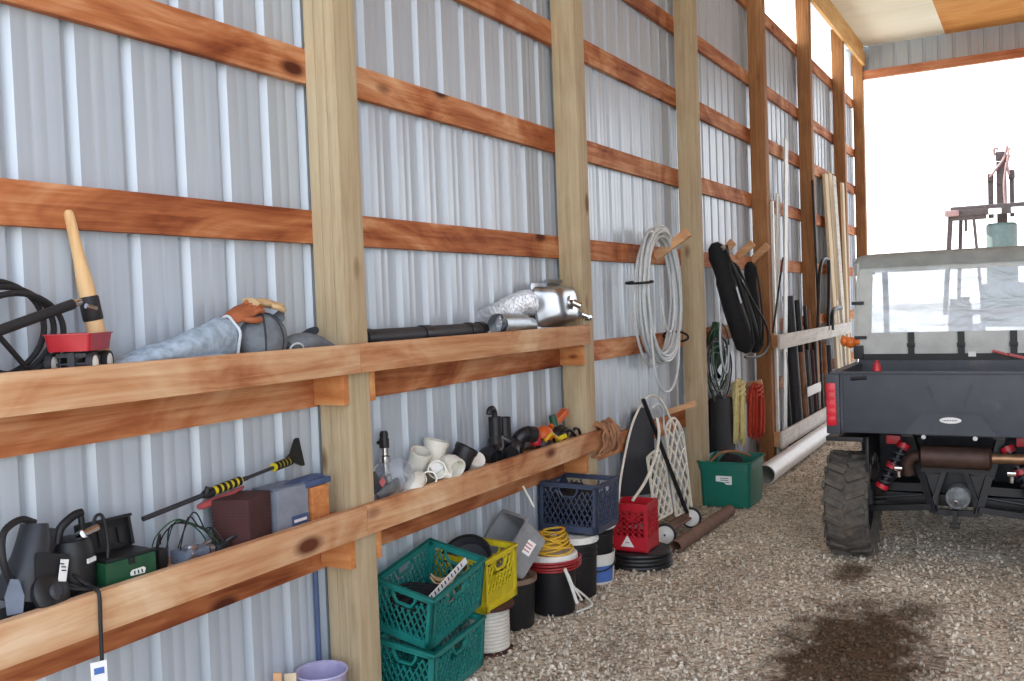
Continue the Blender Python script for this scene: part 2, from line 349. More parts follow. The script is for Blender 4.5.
    def prism(s, pts, th, T=None):
        """outline in the local xz plane, thickness th along +y"""
        T = T or Matrix.Identity(4); A = [s.v(T @ Vector((x, 0, z))) for x, z in pts]; B = [s.v(T @ Vector((x, th, z))) for x, z in pts]; n = len(pts)
        s.f(A); s.f(B[::-1])
        for k in range(n): s.f([A[k], B[k], B[(k+1) % n], A[(k+1) % n]][::-1])
        return s
    def build(s, name, mat, parent=None, sharp=38):
        bmesh.ops.recalc_face_normals(s.bm, faces=s.bm.faces[:])
        me = bpy.data.meshes.new(name); s.bm.to_mesh(me); s.bm.free()
        for p in me.polygons: p.use_smooth = True
        me.set_sharp_from_angle(angle=radians(sharp))
        me.materials.append(M[mat] if isinstance(mat, str) else mat)
        o = bpy.data.objects.new(name, me); COL.objects.link(o)
        if parent: o.parent = parent
        return o
def tag(o, label, cat, group=None, kind=None):
    if label: o['label'] = label
    if cat: o['category'] = cat
    if group: o['group'] = group
    if kind: o['kind'] = kind
    return o
def thing(name, label, cat, loc=(0, 0, 0), r=(0, 0, 0), group=None):
    o = bpy.data.objects.new(name, None); COL.objects.link(o); o.empty_display_size = .1
    o.location = loc; o.rotation_euler = [radians(a) for a in r]
    return tag(o, label, cat, group)
def solo(mb, name, mat, label, cat, group=None, loc=(0, 0, 0), r=(0, 0, 0)):
    o = mb.build(name, mat); o.location = loc; o.rotation_euler = [radians(a) for a in r]
    return tag(o, label, cat, group)
def struct(mb, name, mat, label=None, cat=None): return tag(mb.build(name, mat), label, cat, None, 'structure')
def copy_tree(o, parent=None):
    c = o.copy(); COL.objects.link(c)
    if parent: c.parent = parent
    for ch in list(o.children): copy_tree(ch, c)
    return c

# ------------------------------------------------------------------ building shell
Y0 = .15                                           # near end: the camera stands in the open doorway
PY = [3.245+2.44*i for i in range(6)]+[17.30]      # near faces of the seven posts
PX0, PX1, PD = .054, .222, .146                    # posts: back, front, depth along the wall
YE = 17.46                                         # far end wall
ZC = 6.08                                          # ceiling
def siding(mb, y0, y1, z0, z1, T):
    """ribbed sheet: big ribs every 9 inches are channels seen from inside, with two small swages between"""
    prof = []; k0 = math.floor((y0-1.87)/.229)-1; k1 = math.ceil((y1-1.87)/.229)+1
    for k in range(k0, k1):
        c = 1.87+.229*k
        prof += [(c-.026, 0), (c-.020, -.026), (c+.008, -.026), (c+.030, 0)]
        for d in (.088, .141): prof += [(c+d-.009, 0), (c+d-.004, -.0016), (c+d+.004, -.0016), (c+d+.009, 0)]
    prof = [(y, d) for y, d in prof if y0 < y < y1]; prof = [(y0, 0)]+prof+[(y1, 0)]
    A = [mb.v(T @ Vector((d, y, z0))) for y, d in prof]; B = [mb.v(T @ Vector((d, y, z1))) for y, d in prof]
    for i in range(len(prof)-1): mb.f([A[i], A[i+1], B[i+1], B[i]])
XW = .014
mb = MB(); siding(mb, Y0, YE, -.05, 5.12, Matrix.Translation((XW, 0, 0)))
struct(mb, 'wall_left', 'siding', 'ribbed white metal siding between the wooden posts', 'wall')
# translucent panels under the eave, one to a bay
bays = [(Y0, PY[0])]+list(zip(PY[:-1], PY[1:]))
for i, (a, b) in enumerate(bays):
    mb = MB(); siding(mb, a+.001, b-.001, 5.12, 5.95, Matrix.Translation((XW, 0, 0)))
    struct(mb, 'window_%d' % (i+1), 'panel', None, None)
# far end: header, siding over it, rest of the shell
mb = MB(); siding(mb, -.2, 9.6, 5.60, ZC, Matrix.Translation((0, YE, 0)) @ rot(0, 0, -90) )
struct(mb, 'wall_far', 'siding', 'strip of ribbed siding above the far doorway', 'wall')
mb = MB(); mb.span((PX1, YE-.13, 5.50), (9.6, YE-.03, 5.64), .006)
struct(mb, 'trim_1', 'header', 'reddish plank header over the far doorway', 'board')
mb = MB(); mb.span((PX1+.002, Y0, 5.72), (PX1+.05, YE-.14, 5.93), .004)
struct(mb, 'trim_2', 'eave', 'golden beam under the ceiling along the tops of the posts', 'beam')
mb = MB(); mb.span((PX1-.02, Y0, 5.93), (PX1+.02, YE-.14, ZC-.002), .003)
struct(mb, 'trim_3', 'eave')
mb = MB(); mb.span((0, Y0, ZC), (1.51, YE, ZC+.03))
struct(mb, 'ceiling', 'cream', 'cream boarded ceiling strip along the wall', 'ceiling')
mb = MB(); mb.span((1.511, Y0, ZC-.004), (9.6, YE, ZC+.03))
struct(mb, 'ceiling_panel', 'ply', 'orange plywood ceiling panel at upper right', 'ceiling')
mb = MB(); mb.span((9.6, Y0, -.05), (9.7, YE, ZC))
struct(mb, 'wall_right', 'siding')
mb = MB(); mb.span((-.6, Y0-.1, ZC+.05), (10.2, YE+.3, ZC+.1))
struct(mb, 'roof', 'siding')
# girts: seven rows of rails behind the posts
GZ = [(.70, .848), (1.42, 1.562), (2.140, 2.286), (2.840, 2.990), (3.545, 3.700), (4.19, 4.325), (5.03, 5.175)]
GL = ['brown rail board behind the lower shelf', 'brown rail board behind the upper shelf', 'brown rail board level with the wooden hose peg',
      'brown rail board above the hose peg rail', 'brown rail board crossing the photo top beside the first post', 'brown rail board second from the top of the wall', 'topmost brown rail board under the glowing eave panels']
for i, (a, b) in enumerate(GZ):
    mb = MB()
    ys = [Y0]+[p+PD/2 for p in PY]+[YE-.14] if i % 2 == 0 else [Y0, PY[0]+PD/2, PY[2]+PD/2, PY[4]+PD/2, YE-.14]
    ys = sorted(set(ys)); ys = [y for y in ys if y <= YE-.14]
    for y0, y1 in zip(ys, ys[1:]): mb.span((XW+.002, y0+.001, a), (PX0, y1-.001, b), .004)
    struct(mb, 'trim_%d' % (i+4), 'girt', GL[i], 'board')
PLAB = ['thick pale wooden post nearest the camera, crossed by both shelves', 'wooden post at the far end of the two shelves, behind the sink',
        'wooden post behind the green tub, beside the white hose coil', 'brown wooden post between the black bags and the white rack boards',
        'brown wooden post between the white strips and pale lumber', 'slim far wooden post behind the pale lumber', 'corner post at the far doorway']
for i, y in enumerate(PY):
    mb = MB()
    if i == 0:   # laminated: three plies
        w = (PX1-PX0)/3
        for k in range(3): mb.span((PX0+k*w, y, -.3), (PX0+(k+1)*w-.0012, y+PD, 5.93), .003)
    else: mb.span((PX0, y, -.3), (PX1, y+PD, 5.93), .006)
    o = mb.build('wooden_post', 'post' if i < 3 else 'postd'); tag(o, PLAB[i], 'post', 'wall posts')
# floor, stones, outside ground
mb = MB(); nx, ny = 60, 120
G = [[mb.v((-.5+10.1*i/nx, -3+(YE+3)*j/ny, .012*noise.noise(Vector((i*.5, j*.5, 3))))) for i in range(nx+1)] for j in range(ny+1)]
for j in range(ny):
    for i in range(nx): mb.f([G[j][i], G[j][i+1], G[j+1][i+1], G[j+1][i]])
struct(mb, 'floor', 'gravel', 'grey brown gravel floor', 'floor')
mb = MB(); mb.span((-90, YE, -.2), (90, 160, -.03)); mb.span((-90, -90, -.2), (-.6, YE, -.03)); mb.span((9.8, -90, -.2), (90, YE, -.03)); mb.span((-.6, -90, -.2), (9.8, -3, -.03))
M['yard'] = P('pale_yard_dirt', (186, 178, 164), .9, var=.15, scale=.6)
struct(mb, 'ground', 'yard')
ico = bmesh.new(); bmesh.ops.create_icosphere(ico, subdivisions=1, radius=1); IV = [v.co.copy() for v in ico.verts]; IF = [[v.index for v in f.verts] for f in ico.faces]; ico.free()
vs, fs = [], []
rs = random.Random(5)
for k in range(17000):
    u = rs.random(); y = 3.6+9.5*u*u if rs.random() < .8 else 3.6+3.2*rs.random(); x = rs.uniform(.05, 3.5)
    r = rs.uniform(.006, .014)*(1.0 if rs.random() < .93 else 1.5)
    E = Euler((rs.uniform(0, 6), rs.uniform(0, 6), rs.uniform(0, 6))).to_matrix(); sx, sy, sz = rs.uniform(.8, 1.4), rs.uniform(.7, 1.1), rs.uniform(.5, .8)
    b0 = len(vs); z0 = .004+.3*r
    for q in IV:
        p = E @ Vector((q.x*sx*r*rs.uniform(.85, 1.1), q.y*sy*r, q.z*sz*r)); vs.append((x+p.x, y+p.y, z0+p.z))
    fs += [[b0+i for i in f] for f in IF]
me = bpy.data.meshes.new('gravel_stones'); me.from_pydata(vs, [], fs); me.materials.append(M['gravel'])
o = bpy.data.objects.new('gravel_stones', me); COL.objects.link(o); tag(o, 'loose pebbles strewn over the gravel floor', 'gravel', None, 'stuff')

# ------------------------------------------------------------------ shelves
ZU, ZL = 1.66, .95                                 # deck tops of the two shelves
def shelf(label, zdeck, ztop, zbot, yend, zb0):
    t = thing('wall_shelf', label, 'shelf', (0, 0, zdeck))
    z = -zdeck
    for a, b in ((Y0+.1, PY[0]+.04), (PY[0]+.042, yend)):
        mb = MB(); mb.span((PX1+.001, a, zbot+z), (PX1+.039, b, ztop+z), .006); mb.build('front_board', 'shelf', t)
    mb = MB()
    for a, b in ((Y0+.1, PY[0]-.002), (PY[0]+PD+.002, PY[1]-.002)): mb.span((XW+.003, a, -.018), (PX1, b, 0))
    mb.build('deck', 'shelf', t)
    for y in (PY[0]-.04, PY[0]+PD+.002, PY[1]-.04):
        mb = MB(); mb.span((PX0+.002, y, zb0+z), (PX1, y+.038, zbot+z-.001 if False else -.019), .003); mb.build('bearer', 'bearer', t)
    return t
shelf('long upper shelf with brown plank front, holding the sink and jeans', ZU, 1.693, 1.565, 5.70, 1.43)
shelf('long lower shelf with brown plank front, holding the green case and pipe fittings', ZL, .982, .850, 6.02, .715)
# ------------------------------------------------------------------ upper shelf, first bay
def ring_pts(c, ru, rv, U, V, n=40, a0=0, a1=2*pi): 
    c, U, V = Vector(c), Vector(U), Vector(V)
    return [c+U*(ru*cos(a0+(a1-a0)*i/n))+V*(rv*sin(a0+(a1-a0)*i/n)) for i in range(n+1)]
c0 = at(6, 333, X=.09)
mb = MB()
for k in range(3):
    q = ring_pts((.072+.020*k, c0.y-.04+.030*k, ZU+.158-.008*k), .180-.010*k, .148-.012*k, (0, 1, 0), (.08, 0, 1), 48)
    mb.tube(q[:-1], .0095, 8, closed=True)
solo(mb, 'hose_coil', 'blackr', 'black rubber hose coil standing on the upper shelf behind the black tube', 'hose')
t = thing('support_tube', 'black tube with chrome tip slanting up to the wooden handle', 'tube', at(0, 330, X=.17))
L0 = Vector(t.location); a, b = at(-60, 352, X=.17)-L0, at(73, 304, X=.17)-L0
mb = MB(); mb.tube([a, b], .0165, 14); mb.build('tube', 'blackr', t)
d = (b-a).normalized(); mb = MB(); mb.tube([b, b+d*.012, b+d*.03], [.011, .013, .010], 12); mb.build('chrome_tip', 'chrome', t)['label'] = 'chrome tip'
p0, p1 = at(-8, 328, X=.13), at(31, 368, X=.13)
mb = MB(); mb.tube([Vector(p0), Vector((p1.x, p1.y+.01, ZU+.006))], .0085, 10)
solo(mb, 'black_rod', 'black', 'thin black rod slanting down beneath the chrome-tipped tube', 'rod')
# wooden handle with black band
p0 = at(104, 345, X=.10); p0.z = ZU+.002; p1 = at(68, 210, X=.060)
t = thing('wooden_club', 'pale wooden club handle with black band leaning on the wall', 'handle', p0)
v = p1-p0
def hp(f): return v*f
mb = MB(); mb.loft([(hp(0), .034, .030), (hp(.1), .034, .030), (hp(.40), .034, .029), (hp(.55), .032, .027), (hp(.68), .023, .021), (hp(.82), .019, .018), (hp(.95), .018, .017), (hp(.985), .016, .015), (hp(1), .009, .009)], 16)
mb.build('shaft', 'handle', t)
mb = MB(); mb.loft([(hp(.32), .0345, .030), (hp(.33), .037, .033), (hp(.46), .037, .033), (hp(.47), .034, .029)], 16); bo = mb.build('band', 'blackr', t)
q = hp(.40)+Vector((.030, -.02, 0)); mb = MB(); mb.tube([q+Vector((0, -.02, .006)), q+Vector((0, .018, -.004))], .009, 10); mb.build('buckle', 'chrome', bo)
# toy wagon
t = thing('toy_wagon', 'small red toy wagon with white wheels', 'wagon', (.140, 1.995, ZU+.004), (0, 0, 34))
t.scale = (1.08,)*3
mb = MB()
W, Lw, H, z0 = .066, .098, .048, .070; out = [(-W, -Lw), (W, -Lw), (W, Lw), (-W, Lw)]
def rring(w, l, z, r=.012, n=5):
    R = []
    for (sx, sy, a0) in ((1, -1, -90), (1, 1, 0), (-1, 1, 90), (-1, -1, 180)):
        for k in range(n): a = radians(a0+90*k/(n-1)); R.append(mb.v((sx*(w-r)+r*cos(a), sy*(l-r)+r*sin(a), z)))
    return R
rings = [rring(W*.9, Lw*.93, z0), rring(W, Lw, z0+H), rring(W+.004, Lw+.004, z0+H), rring(W+.004, Lw+.004, z0+H+.004), rring(W-.004, Lw-.004, z0+H+.004), rring(W*.86, Lw*.9, z0+.004)]
for A, B in zip(rings, rings[1:]):
    for k in range(len(A)): mb.f([A[k], A[(k+1) % len(A)], B[(k+1) % len(A)], B[k]])
mb.f(rings[0][::-1]); mb.f(rings[-1]); mb.build('tub', 'wagonred', t)
mb = MB()
for y in (-.065, .06): mb.box((0, y, .058), (.085, .012, .012)); mb.box((0, y, .044), (.02, .02, .045)); mb.tube([(-.06, y, .032), (.06, y, .032)], .004, 8)
mb.bar((0, -.065, .04), (0, .06, .04), .014, .008); mb.build('undercarriage', 'charcoal', t)
for y in (-.065, .06):
    for x in (-.058, .058):
        R = Matrix.Translation((x, y, .033)) @ rot(0, 90, 0) @ Matrix.Scale(1.25, 4)
        mb = MB(R); mb.lathe([(0, -.005), (.018, -.006), (.0255, -.008), (.0265, 0), (.0255, .008), (.018, .006), (0, .005)], 20); w = mb.build('wheel', 'blackr', t)
        mb = MB(R); mb.lathe([(0, .011), (.008, .010), (.019, .0075), (.0195, -.0075), (.008, -.010), (0, -.011)], 20); mb.build('hub', 'white', w)
# jeans
t = thing('rolled_jeans', 'rolled pale blue denim jeans with frayed hem', 'jeans', (.135, 2.40, ZU))
mb = MB(); z = lambda h: h
mb.loft([((0, -.27, .012), .035, .010), ((.0, -.22, .024), .065, .022), ((0, -.12, .040), .075, .038), ((0, -.02, .055), .075, .053), ((0, .08, .068), .072, .066), ((-.005, .17, .080), .070, .077), ((-.01, .225, .086), .068, .080), ((-.01, .245, .088), .064, .076)], 32, .020, 12, 3)
mb.build('trouser_leg', 'denim', t)
mb = MB(); q = [Vector((-.01+.069*cos(a)+.004*sin(5*a), .246, .088+.081*sin(a)+.004*cos(4*a))) for a in [2*pi*k/40 for k in range(40)]]; mb.tube(q, .006, 8, closed=True); mb.build('frayed_hem', 'denimw', t)['label'] = 'white frayed hem'
mb = MB(); mb.loft([((.03, -.20, .010), .03, .008), ((.045, -.05, .016), .038, .014), ((.045, .1, .020), .038, .017), ((.035, .2, .018), .03, .014)], 18, .008, 14, 8); mb.build('waistband', 'denim', t)
# gloves
def glove(name, label, mat, loc, r, s=1):
    t = thing(name, label, 'glove', loc, r)
    mb = MB(); mb.loft([((0, -.075*s, 0), .036*s, .013*s), ((0, -.04*s, .003), .041*s, .018*s), ((0, .0, .004), .047*s, .021*s), ((0, .04*s, .002), .044*s, .017*s), ((0, .05*s, 0), .034*s, .010*s)], 18, .005, 22, 2); mb.build('palm', mat, t)
    for k, (x, l) in enumerate(((-.032, .055), (-.011, .068), (.011, .064), (.031, .050))):
        mb = MB(); mb.tube(smooth_path([(x*s, .035*s, 0), (x*1.08*s, (.04+l*.5)*s, .006), (x*1.12*s, (.04+l*.95)*s, -.012*s)], 5), [.0125*s]*9+[.011*s, .007*s], 10); mb.build('finger', mat, t)
    mb = MB(); mb.tube(smooth_path([(.036*s, -.01*s, 0), (.062*s, .015*s, -.003), (.07*s, .05*s, -.010)], 5), [.014*s]*9+[.012*s, .008*s], 10); mb.build('thumb', mat, t)
    mb = MB(); mb.loft([((0, -.115*s, 0), .047*s, .017*s), ((0, -.072*s, 0), .037*s, .014*s)], 18, .003, 22, 5); mb.build('cuff', mat, t)
    return t
glove('work_glove', 'orange brown leather work glove resting on the jeans and cap', 'leather', (.135, 2.715, ZU+.180), (25, 30, 0), .95)
glove('work_glove', 'tan suede work glove lying on top of the grey cap', 'suede', (.125, 2.865, ZU+.215), (-6, 12, 8), .9)
# grey cap
t = thing('cloth_hat', 'grey cloth cap with seams leaning against the rolled jeans', 'cap', (.145, 2.815, ZU))
mb = MB(); mb.ball((0, 0, .075), (.078, .112, .105), 24, .08, 9, zmin=-.07); mb.build('crown', 'greycloth', t)
mb = MB()
for a in (-.5, .35, 1.2):
    q = [Vector((.079*sin(th)*cos(a)*1.01, .113*sin(th)*sin(a)*1.01-.0, .075+.106*cos(th)*1.01)) for th in [pi*.03+pi*.62*k/14 for k in range(15)]]; mb.tube(q, .0035, 6)
mb.build('seam', 'dkcloth', t)
mb = MB(); mb.loft([((.0, .07, .15), .05, .012), ((-.005, .1, .16), .03, .02), ((-.005, .125, .185), .008, .012)], 14, .004, 20); mb.build('top_flap', 'greycloth', t)
mb = MB(); mb.loft([((.03, -.12, .012), .05, .010), ((.045, -.02, .016), .055, .012), ((.04, .1, .014), .05, .011)], 16, .006, 15, 4); mb.build('brim', 'dkcloth', t)
t = thing('cloth_pouch', 'flattened grey cloth pouch beside the first post', 'pouch', (.125, 3.075, ZU))
mb = MB(); mb.loft([((0, -.125, .035), .06, .030), ((0, -.05, .045), .07, .043), ((0, .04, .048), .07, .045), ((0, .10, .040), .06, .036), ((.01, .16, .02), .045, .016)], 20, .008, 12, 6); mb.build('body', 'greycloth', t)
mb = MB(); mb.loft([((-.01, .02, .075), .05, .014), ((-.01, .075, .098), .035, .014), ((-.01, .095, .108), .012, .006)], 14, .006, 16, 1); mb.build('flap', 'dkcloth', t)
mb = MB(); mb.loft([((.05, -.12, .012), .02, .010), ((.055, .0, .014), .022, .012), ((.05, .13, .012), .018, .009)], 12, .005, 20, 9); mb.build('strap', 'bag', t)
mb = MB(); q = ring_pts((.195, 2.955, ZU+.026), .040, .026, (0, 1, 0), (.15, 0, 1), 30)[:-1]; mb.tube(q, .0045, 8, closed=True)
solo(mb, 'wire_ring', 'hosew', 'pale wire ring standing at the board edge below the cap', 'ring')

# ------------------------------------------------------------------ upper shelf, second bay
t = thing('black_pipe', 'long black pipe with collars lying on the upper shelf', 'pipe', (.125, 4.0, ZU+.046))
mb = MB(); mb.pipe((0, -.58, 0), (0, .545, 0), .042, .005); mb.build('pipe', 'charcoal', t)
for y, w in ((-.02, .07), (.40, .04), (.52, .05), (-.5, .05)):
    mb = MB(); mb.pipe((0, y-w/2, 0), (0, y+w/2, 0), .0475, .006); mb.build('collar', 'abs', t)
t = thing('foil_duct', 'crumpled silver foil duct lying behind the stove pipe', 'duct', (.088, 4.9, ZU+.008))
path = smooth_path([(-.010, -.20, .082), (-.008, -.10, .105), (-.006, .03, .140), (-.005, .17, .172), (-.005, .28, .182)], 16); n = len(path)
mb = MB(); mb.tube(path, [.072+.008*(1 if i % 2 else -1)+.012*noise.noise(Vector((i*.4, 0, 0))) for i in range(n)], 26); mb.build('duct', 'foil', t)
mb = MB(); mb.loft([((.075, -.37, .018), .020, .014), ((.08, -.31, .022), .026, .018), ((.07, -.25, .02), .02, .014)], 14, .008, 22, 2); mb.build('loose_end', 'foil', t)
t = thing('stove_pipe', 'short open galvanised pipe facing the camera beside the sink', 'pipe', (.165, 4.84, ZU+.066), (0, 0, 7))
mb = MB(); mb.pipe((0, -.24, .006), (0, .12, -.002), .064, .003, 30); mb.build('pipe', 'galv', t)
mb = MB(); mb.pipe((0, .105, -.004), (0, .125, -.004), .061, .006, 30); mb.build('collar', 'galv', t)
mb = MB(); mb.pipe((0, .125, -.004), (0, .26, -.012), .048, .003, 30); mb.build('reduced_end', 'galv', t)
# sink standing on its side, bowl outward
t = thing('steel_sink', 'stainless steel sink bowl standing on edge at the shelf end', 'sink', (.095, 5.455, ZU+.006), (0, -8, 3))
def rr(mb, w, h, x, r, n=6, cz=0.0, cy=0):
    R = []
    for sy, sz, a0 in ((1, -1, -90), (1, 1, 0), (-1, 1, 90), (-1, -1, 180)):
        for k in range(n): a = radians(a0+90*k/(n-1)); R.append(mb.v((x, cy+sy*(w-r)+r*cos(a), cz+sz*(h-r)+r*sin(a))))
    return R
mb = MB(); cz = .155; prof = [(.215, .155, 0, .03), (.215, .155, .006, .03), (.185, .132, .008, .045), (.170, .122, .05, .05), (.158, .112, .13, .055), (.145, .10, .155, .055), (.11, .07, .167, .05), (.05, .04, .169, .03)]
rings = [rr(mb, w, h, x, r, 6, cz) for w, h, x, r in prof]
for A, B in zip(rings, rings[1:]):
    for k in range(len(A)): mb.f([A[k], A[(k+1) % len(A)], B[(k+1) % len(A)], B[k]])
mb.f(rings[-1]); so = mb.build('bowl', 'steel', t, 50)
mb = MB(); mb.tube([(.168, 0, cz), (.18, 0, cz)], [.045, .043], 24); mb.tube([(.18, 0, cz), (.22, .02, cz-.03)], .022, 16); mb.build('drain', 'chrome', t)
mb = MB(); mb.tube([(.16, .14, .075), (.165, .24, .055)], .016, 14); mb.tube([(.165, .24, .055), (.166, .27, .05)], .022, 12); mb.build('tap_stub', 'chrome', t)['label'] = 'chrome tap stub'
mb = MB(); x = .030
for a, b in (((0, -.17, 0), (0, -.17, .325)), ((0, .20, 0), (0, .20, .325)), ((0, -.17, .325), (0, .20, .325)), ((0, -.17, .01), (0, .20, .01))): mb.bar(a, b, .016, .02)
o = solo(mb, 'metal_bracket', 'galv', 'thin metal rim frame standing behind the steel sink', 'frame', loc=(.067, 5.62, ZU+.001), r=(0, 0, 0))

# ------------------------------------------------------------------ lower shelf, first bay
# large black circular saw
t = thing('circular_saw', 'big black power saw with grey label, leftmost on the lower shelf', 'power tool', (.130, 1.790, ZL), (0, 0, 0))
mb = MB(); mb.loft([((.01, -.055, .045), .07, .040), ((.005, -.03, .10), .072, .055), ((0, .0, .16), .06, .05), ((-.005, .02, .215), .052, .045), ((-.01, .03, .262), .040, .030)], 22, .006, 16, 2); mb.build('motor_housing', 'toolgrey', t)
mb = MB(); mb.lathe([(0, -.012), (.058, -.012), (.066, -.004), (.066, .010), (.058, .018), (.03, .026), (0, .026)], 32, (.078, .01, .062), rot(0, 70, 10)); mb.box((.035, .02, .10), (.085, .115, .15), (-16, -6, 0), bev=.02); g = mb.build('blade_guard', 'black', t)
mb = MB(); mb.lathe([(0, .0), (.022, 0), (.026, .006), (.016, .014), (0, .014)], 20, (.10, .012, .066), rot(0, 70, 10)); mb.build('hub', 'charcoal', g)
mb = MB(); mb.prism([(-.022, 0), (.020, 0), (.026, .05), (.014, .10), (-.008, .105), (-.026, .055)], .008, Matrix.Translation((.08, -.105, .03)) @ rot(0, 0, 65)); mb.build('side_plate', 'blueg', t)['label'] = 'blue grey side plate'
mb = MB(); mb.tube(smooth_path([(.03, -.08, .10), (.04, -.11, .19), (.02, -.09, .262), (-.005, -.02, .285), (-.01, .03, .265)], 6), .011, 10); mb.build('handle', 'blackr', t)
mb = MB(); mb.box((.0865, .052, .120), (.004, .026, .066), (-16, -6, 0)); lb = mb.build('rating_label', 'label', t)
mb = MB()
for k in range(5): mb.box((.0890+.001*(2-k)*.1, .052+.003*(k-2)+(.003 if k % 2 else 0), .142-.011*k), (.001, .016, .004), (-16, -6, 0))
mb.build('print', 'ink', lb)
mb = MB(); mb.box((.02, 0, .012), (.15, .27, .014), bev=.003); mb.build('shoe', 'black', t)
# cordless compressor
t = thing('air_pump', 'black rounded air pump with carry handle beside the green case', 'pump', (.115, 1.945, ZL))
mb = MB(); mb.lathe([(0, 0), (.062, 0), (.068, .01), (.070, .05), (.069, .13), (.066, .16), (.055, .183), (.03, .192), (0, .193)], 30); mb.build('body', 'black', t)
mb = MB(); mb.box((-.03, -.062, .12), (.07, .03, .22), bev=.006); mb.build('back_plate', 'charcoal', t)
mb = MB(); mb.tube(smooth_path([(0, -.05, .18), (.0, -.035, .225), (.0, .01, .255), (.0, .045, .262)], 5), [.014]*15+[.013], 12); mb.tube([(0, .04, .26), (.0, .045, .19)], .010, 10); mb.build('handle', 'black', t)
mb = MB(); mb.tube([(.058, .005, .205), (.062, .055, .215)], .012, 12); mb.tube([(.04, .0, .195), (.058, .005, .205)], .015, 12); mb.build('chrome_fitting', 'chrome', t)['label'] = 'chrome hose fitting'
mb = MB(); mb.box((.067, .022, .118), (.006, .040, .014), (0, 0, 18)); mb.build('name_plate', 'label', t)
mb = MB(); mb.tube(smooth_path([(.04, .05, .21), (.03, .075, .245), (.03, .1, .235), (.04, .105, .15), (.06, .085, .06), (.07, .10, .012)], 7), .0055, 8); mb.build('air_hose', 'blackr', t)
# green case, lid open
t = thing('tool_case', 'small green case with open black lid and pale emblem', 'case', (.128, 2.105, ZL), (0, 0, -4))
mb = MB(); mb.box((0, 0, .048), (.155, .19, .092), bev=.008); mb.build('body', 'dgreen', t)
mb = MB(); mb.box((0, 0, .098), (.14, .178, .012), bev=.003); mb.build('tray', 'black', t)
mb = MB(); R = Matrix.Translation((-.060, 0, .105)) @ rot(0, -12, 0)
mb.M = R @ Matrix.Scale(.9, 4); mb.box((0, 0, .055), (.02, .215, .12), bev=.005)
for y in (-.098, .098): mb.box((.015, y, .055), (.03, .012, .115), bev=.003)
mb.box((.02, 0, .11), (.035, .215, .012), bev=.003)
for k in range(4): mb.box((.014, -.06+.04*k, .045), (.012, .026, .06), bev=.002)
mb.build('lid', 'black', t)
mb = MB(); mb.box((.079, .0, .085), (.008, .022, .022), bev=.002); mb.build('latch', 'black', t)
mb = MB(); mb.prism([(-.028, -.008), (.024, -.010), (.029, .006), (.020, .012), (-.022, .010), (-.030, .002)], .002, Matrix.Translation((.0800, .022, .042)) @ rot(0, 0, 90)); e = mb.build('emblem', 'label', t)
mb = MB()
for k in range(3): mb.box((.0807, .008+.014*k, .042), (.0012, .005, .012), (8*k, 0, 0))
mb.build('emblem_mark', 'dgreen', e)
# cord over the board
t = thing('power_cord', 'black power cord draped over the lower shelf front with white tag', 'cord', (.2, 1.9, ZL))
L0 = Vector(t.location)
q = [(.225, 1.80, .02), (.19, 1.86, .008), (.20, 1.93, .03), (.215, 1.93, .040), (.245, 1.925, .045), (.274, 1.92, .030), (.276, 1.918, -.05), (.275, 1.917, -.16), (.273, 1.915, -.30)]
mb = MB(); mb.tube(smooth_path([Vector(p)-Vector((L0.x, L0.y, 0)) for p in q], 7), .0062, 10); mb.build('cord', 'blackr', t)
mb = MB()
mb.tube(smooth_path([(-.03, .18, .02), (.0, .10, .012), (.02, .03, .036), (.0, -.02, .05), (-.04, -.07, .07)], 7), .006, 8); mb.tube(smooth_path([(-.08, .0, .12), (.0, .02, .06), (.012, .08, .02), (-.0, .15, .015), (-.05, .16, .05)], 7), .006, 8); mb.tube(smooth_path([(-.06, -.05, .09), (-.005, .0, .05), (.005, .06, .03), (-.01, .12, .012)], 7), .006, 8)
mb.build('cord_loop', 'blackr', t)
mb = MB(); mb.box((.078, .002, -.215), (.002, .048, .078), (0, 0, -25)); tg = mb.build('tag', 'label', t)
mb = MB(); mb.box((.0795, .002, -.205), (.0015, .03, .02), (0, 0, -25)); mb.build('tag_print', 'shine', tg)
# snow brush
p0, p1 = at(143, 519, X=.085), at(300, 457, X=.085)
t = thing('snow_brush', 'long snow brush with yellow and black grips leaning above the brown box', 'brush', p0); v = p1-p0; d = v.normalized()
mb = MB(); mb.tube([v*0, v*.62], .0095, 12); mb.tube([v*.58, v*.9], .0075, 12); mb.build('pole', 'charcoal', t)
def grip(f0, f1):
    mb = MB(); n = 23; mb.tube([v*(f0+(f1-f0)*i/(n-1)) for i in range(n)], [.0175 if i % 4 < 2 else .0165 for i in range(n)], 14); g = mb.build('grip', 'yellow', t)
    for k in range(5):
        a = f0+(f1-f0)*(k+.55)/5.3; mb = MB(); mb.tube([v*a, v*(a+.018)+Vector((0, 0, 0))], .0185, 14); mb.build('black_band', 'black', g)
grip(.40, .575); grip(.80, .93)
mb = MB(); mb.tube([v*.335, v*.36, v*.395], [.012, .020, .019], 14); mb.tube([v*.36+Vector((.0, -.01, -.012)), v*.36+Vector((.012, .0, .026))], .012, 10); mb.build('lock_collar', 'black', t)
mb = MB(); n = 15; T = Matrix.Translation(v*.93)
mb.prism([(-.006, -.012), (.03, -.014), (.10, -.052), (.115, -.05), (.088, .10), (.07, .095), (.03, .03), (-.006, .014)], .022, T @ Matrix.Translation((-.009, 0, 0)) @ rot(0, 0, 90) @ rot(0, -4, 0) @ Matrix.Scale(.82, 4)); mb.build('brush_head', 'black', t)
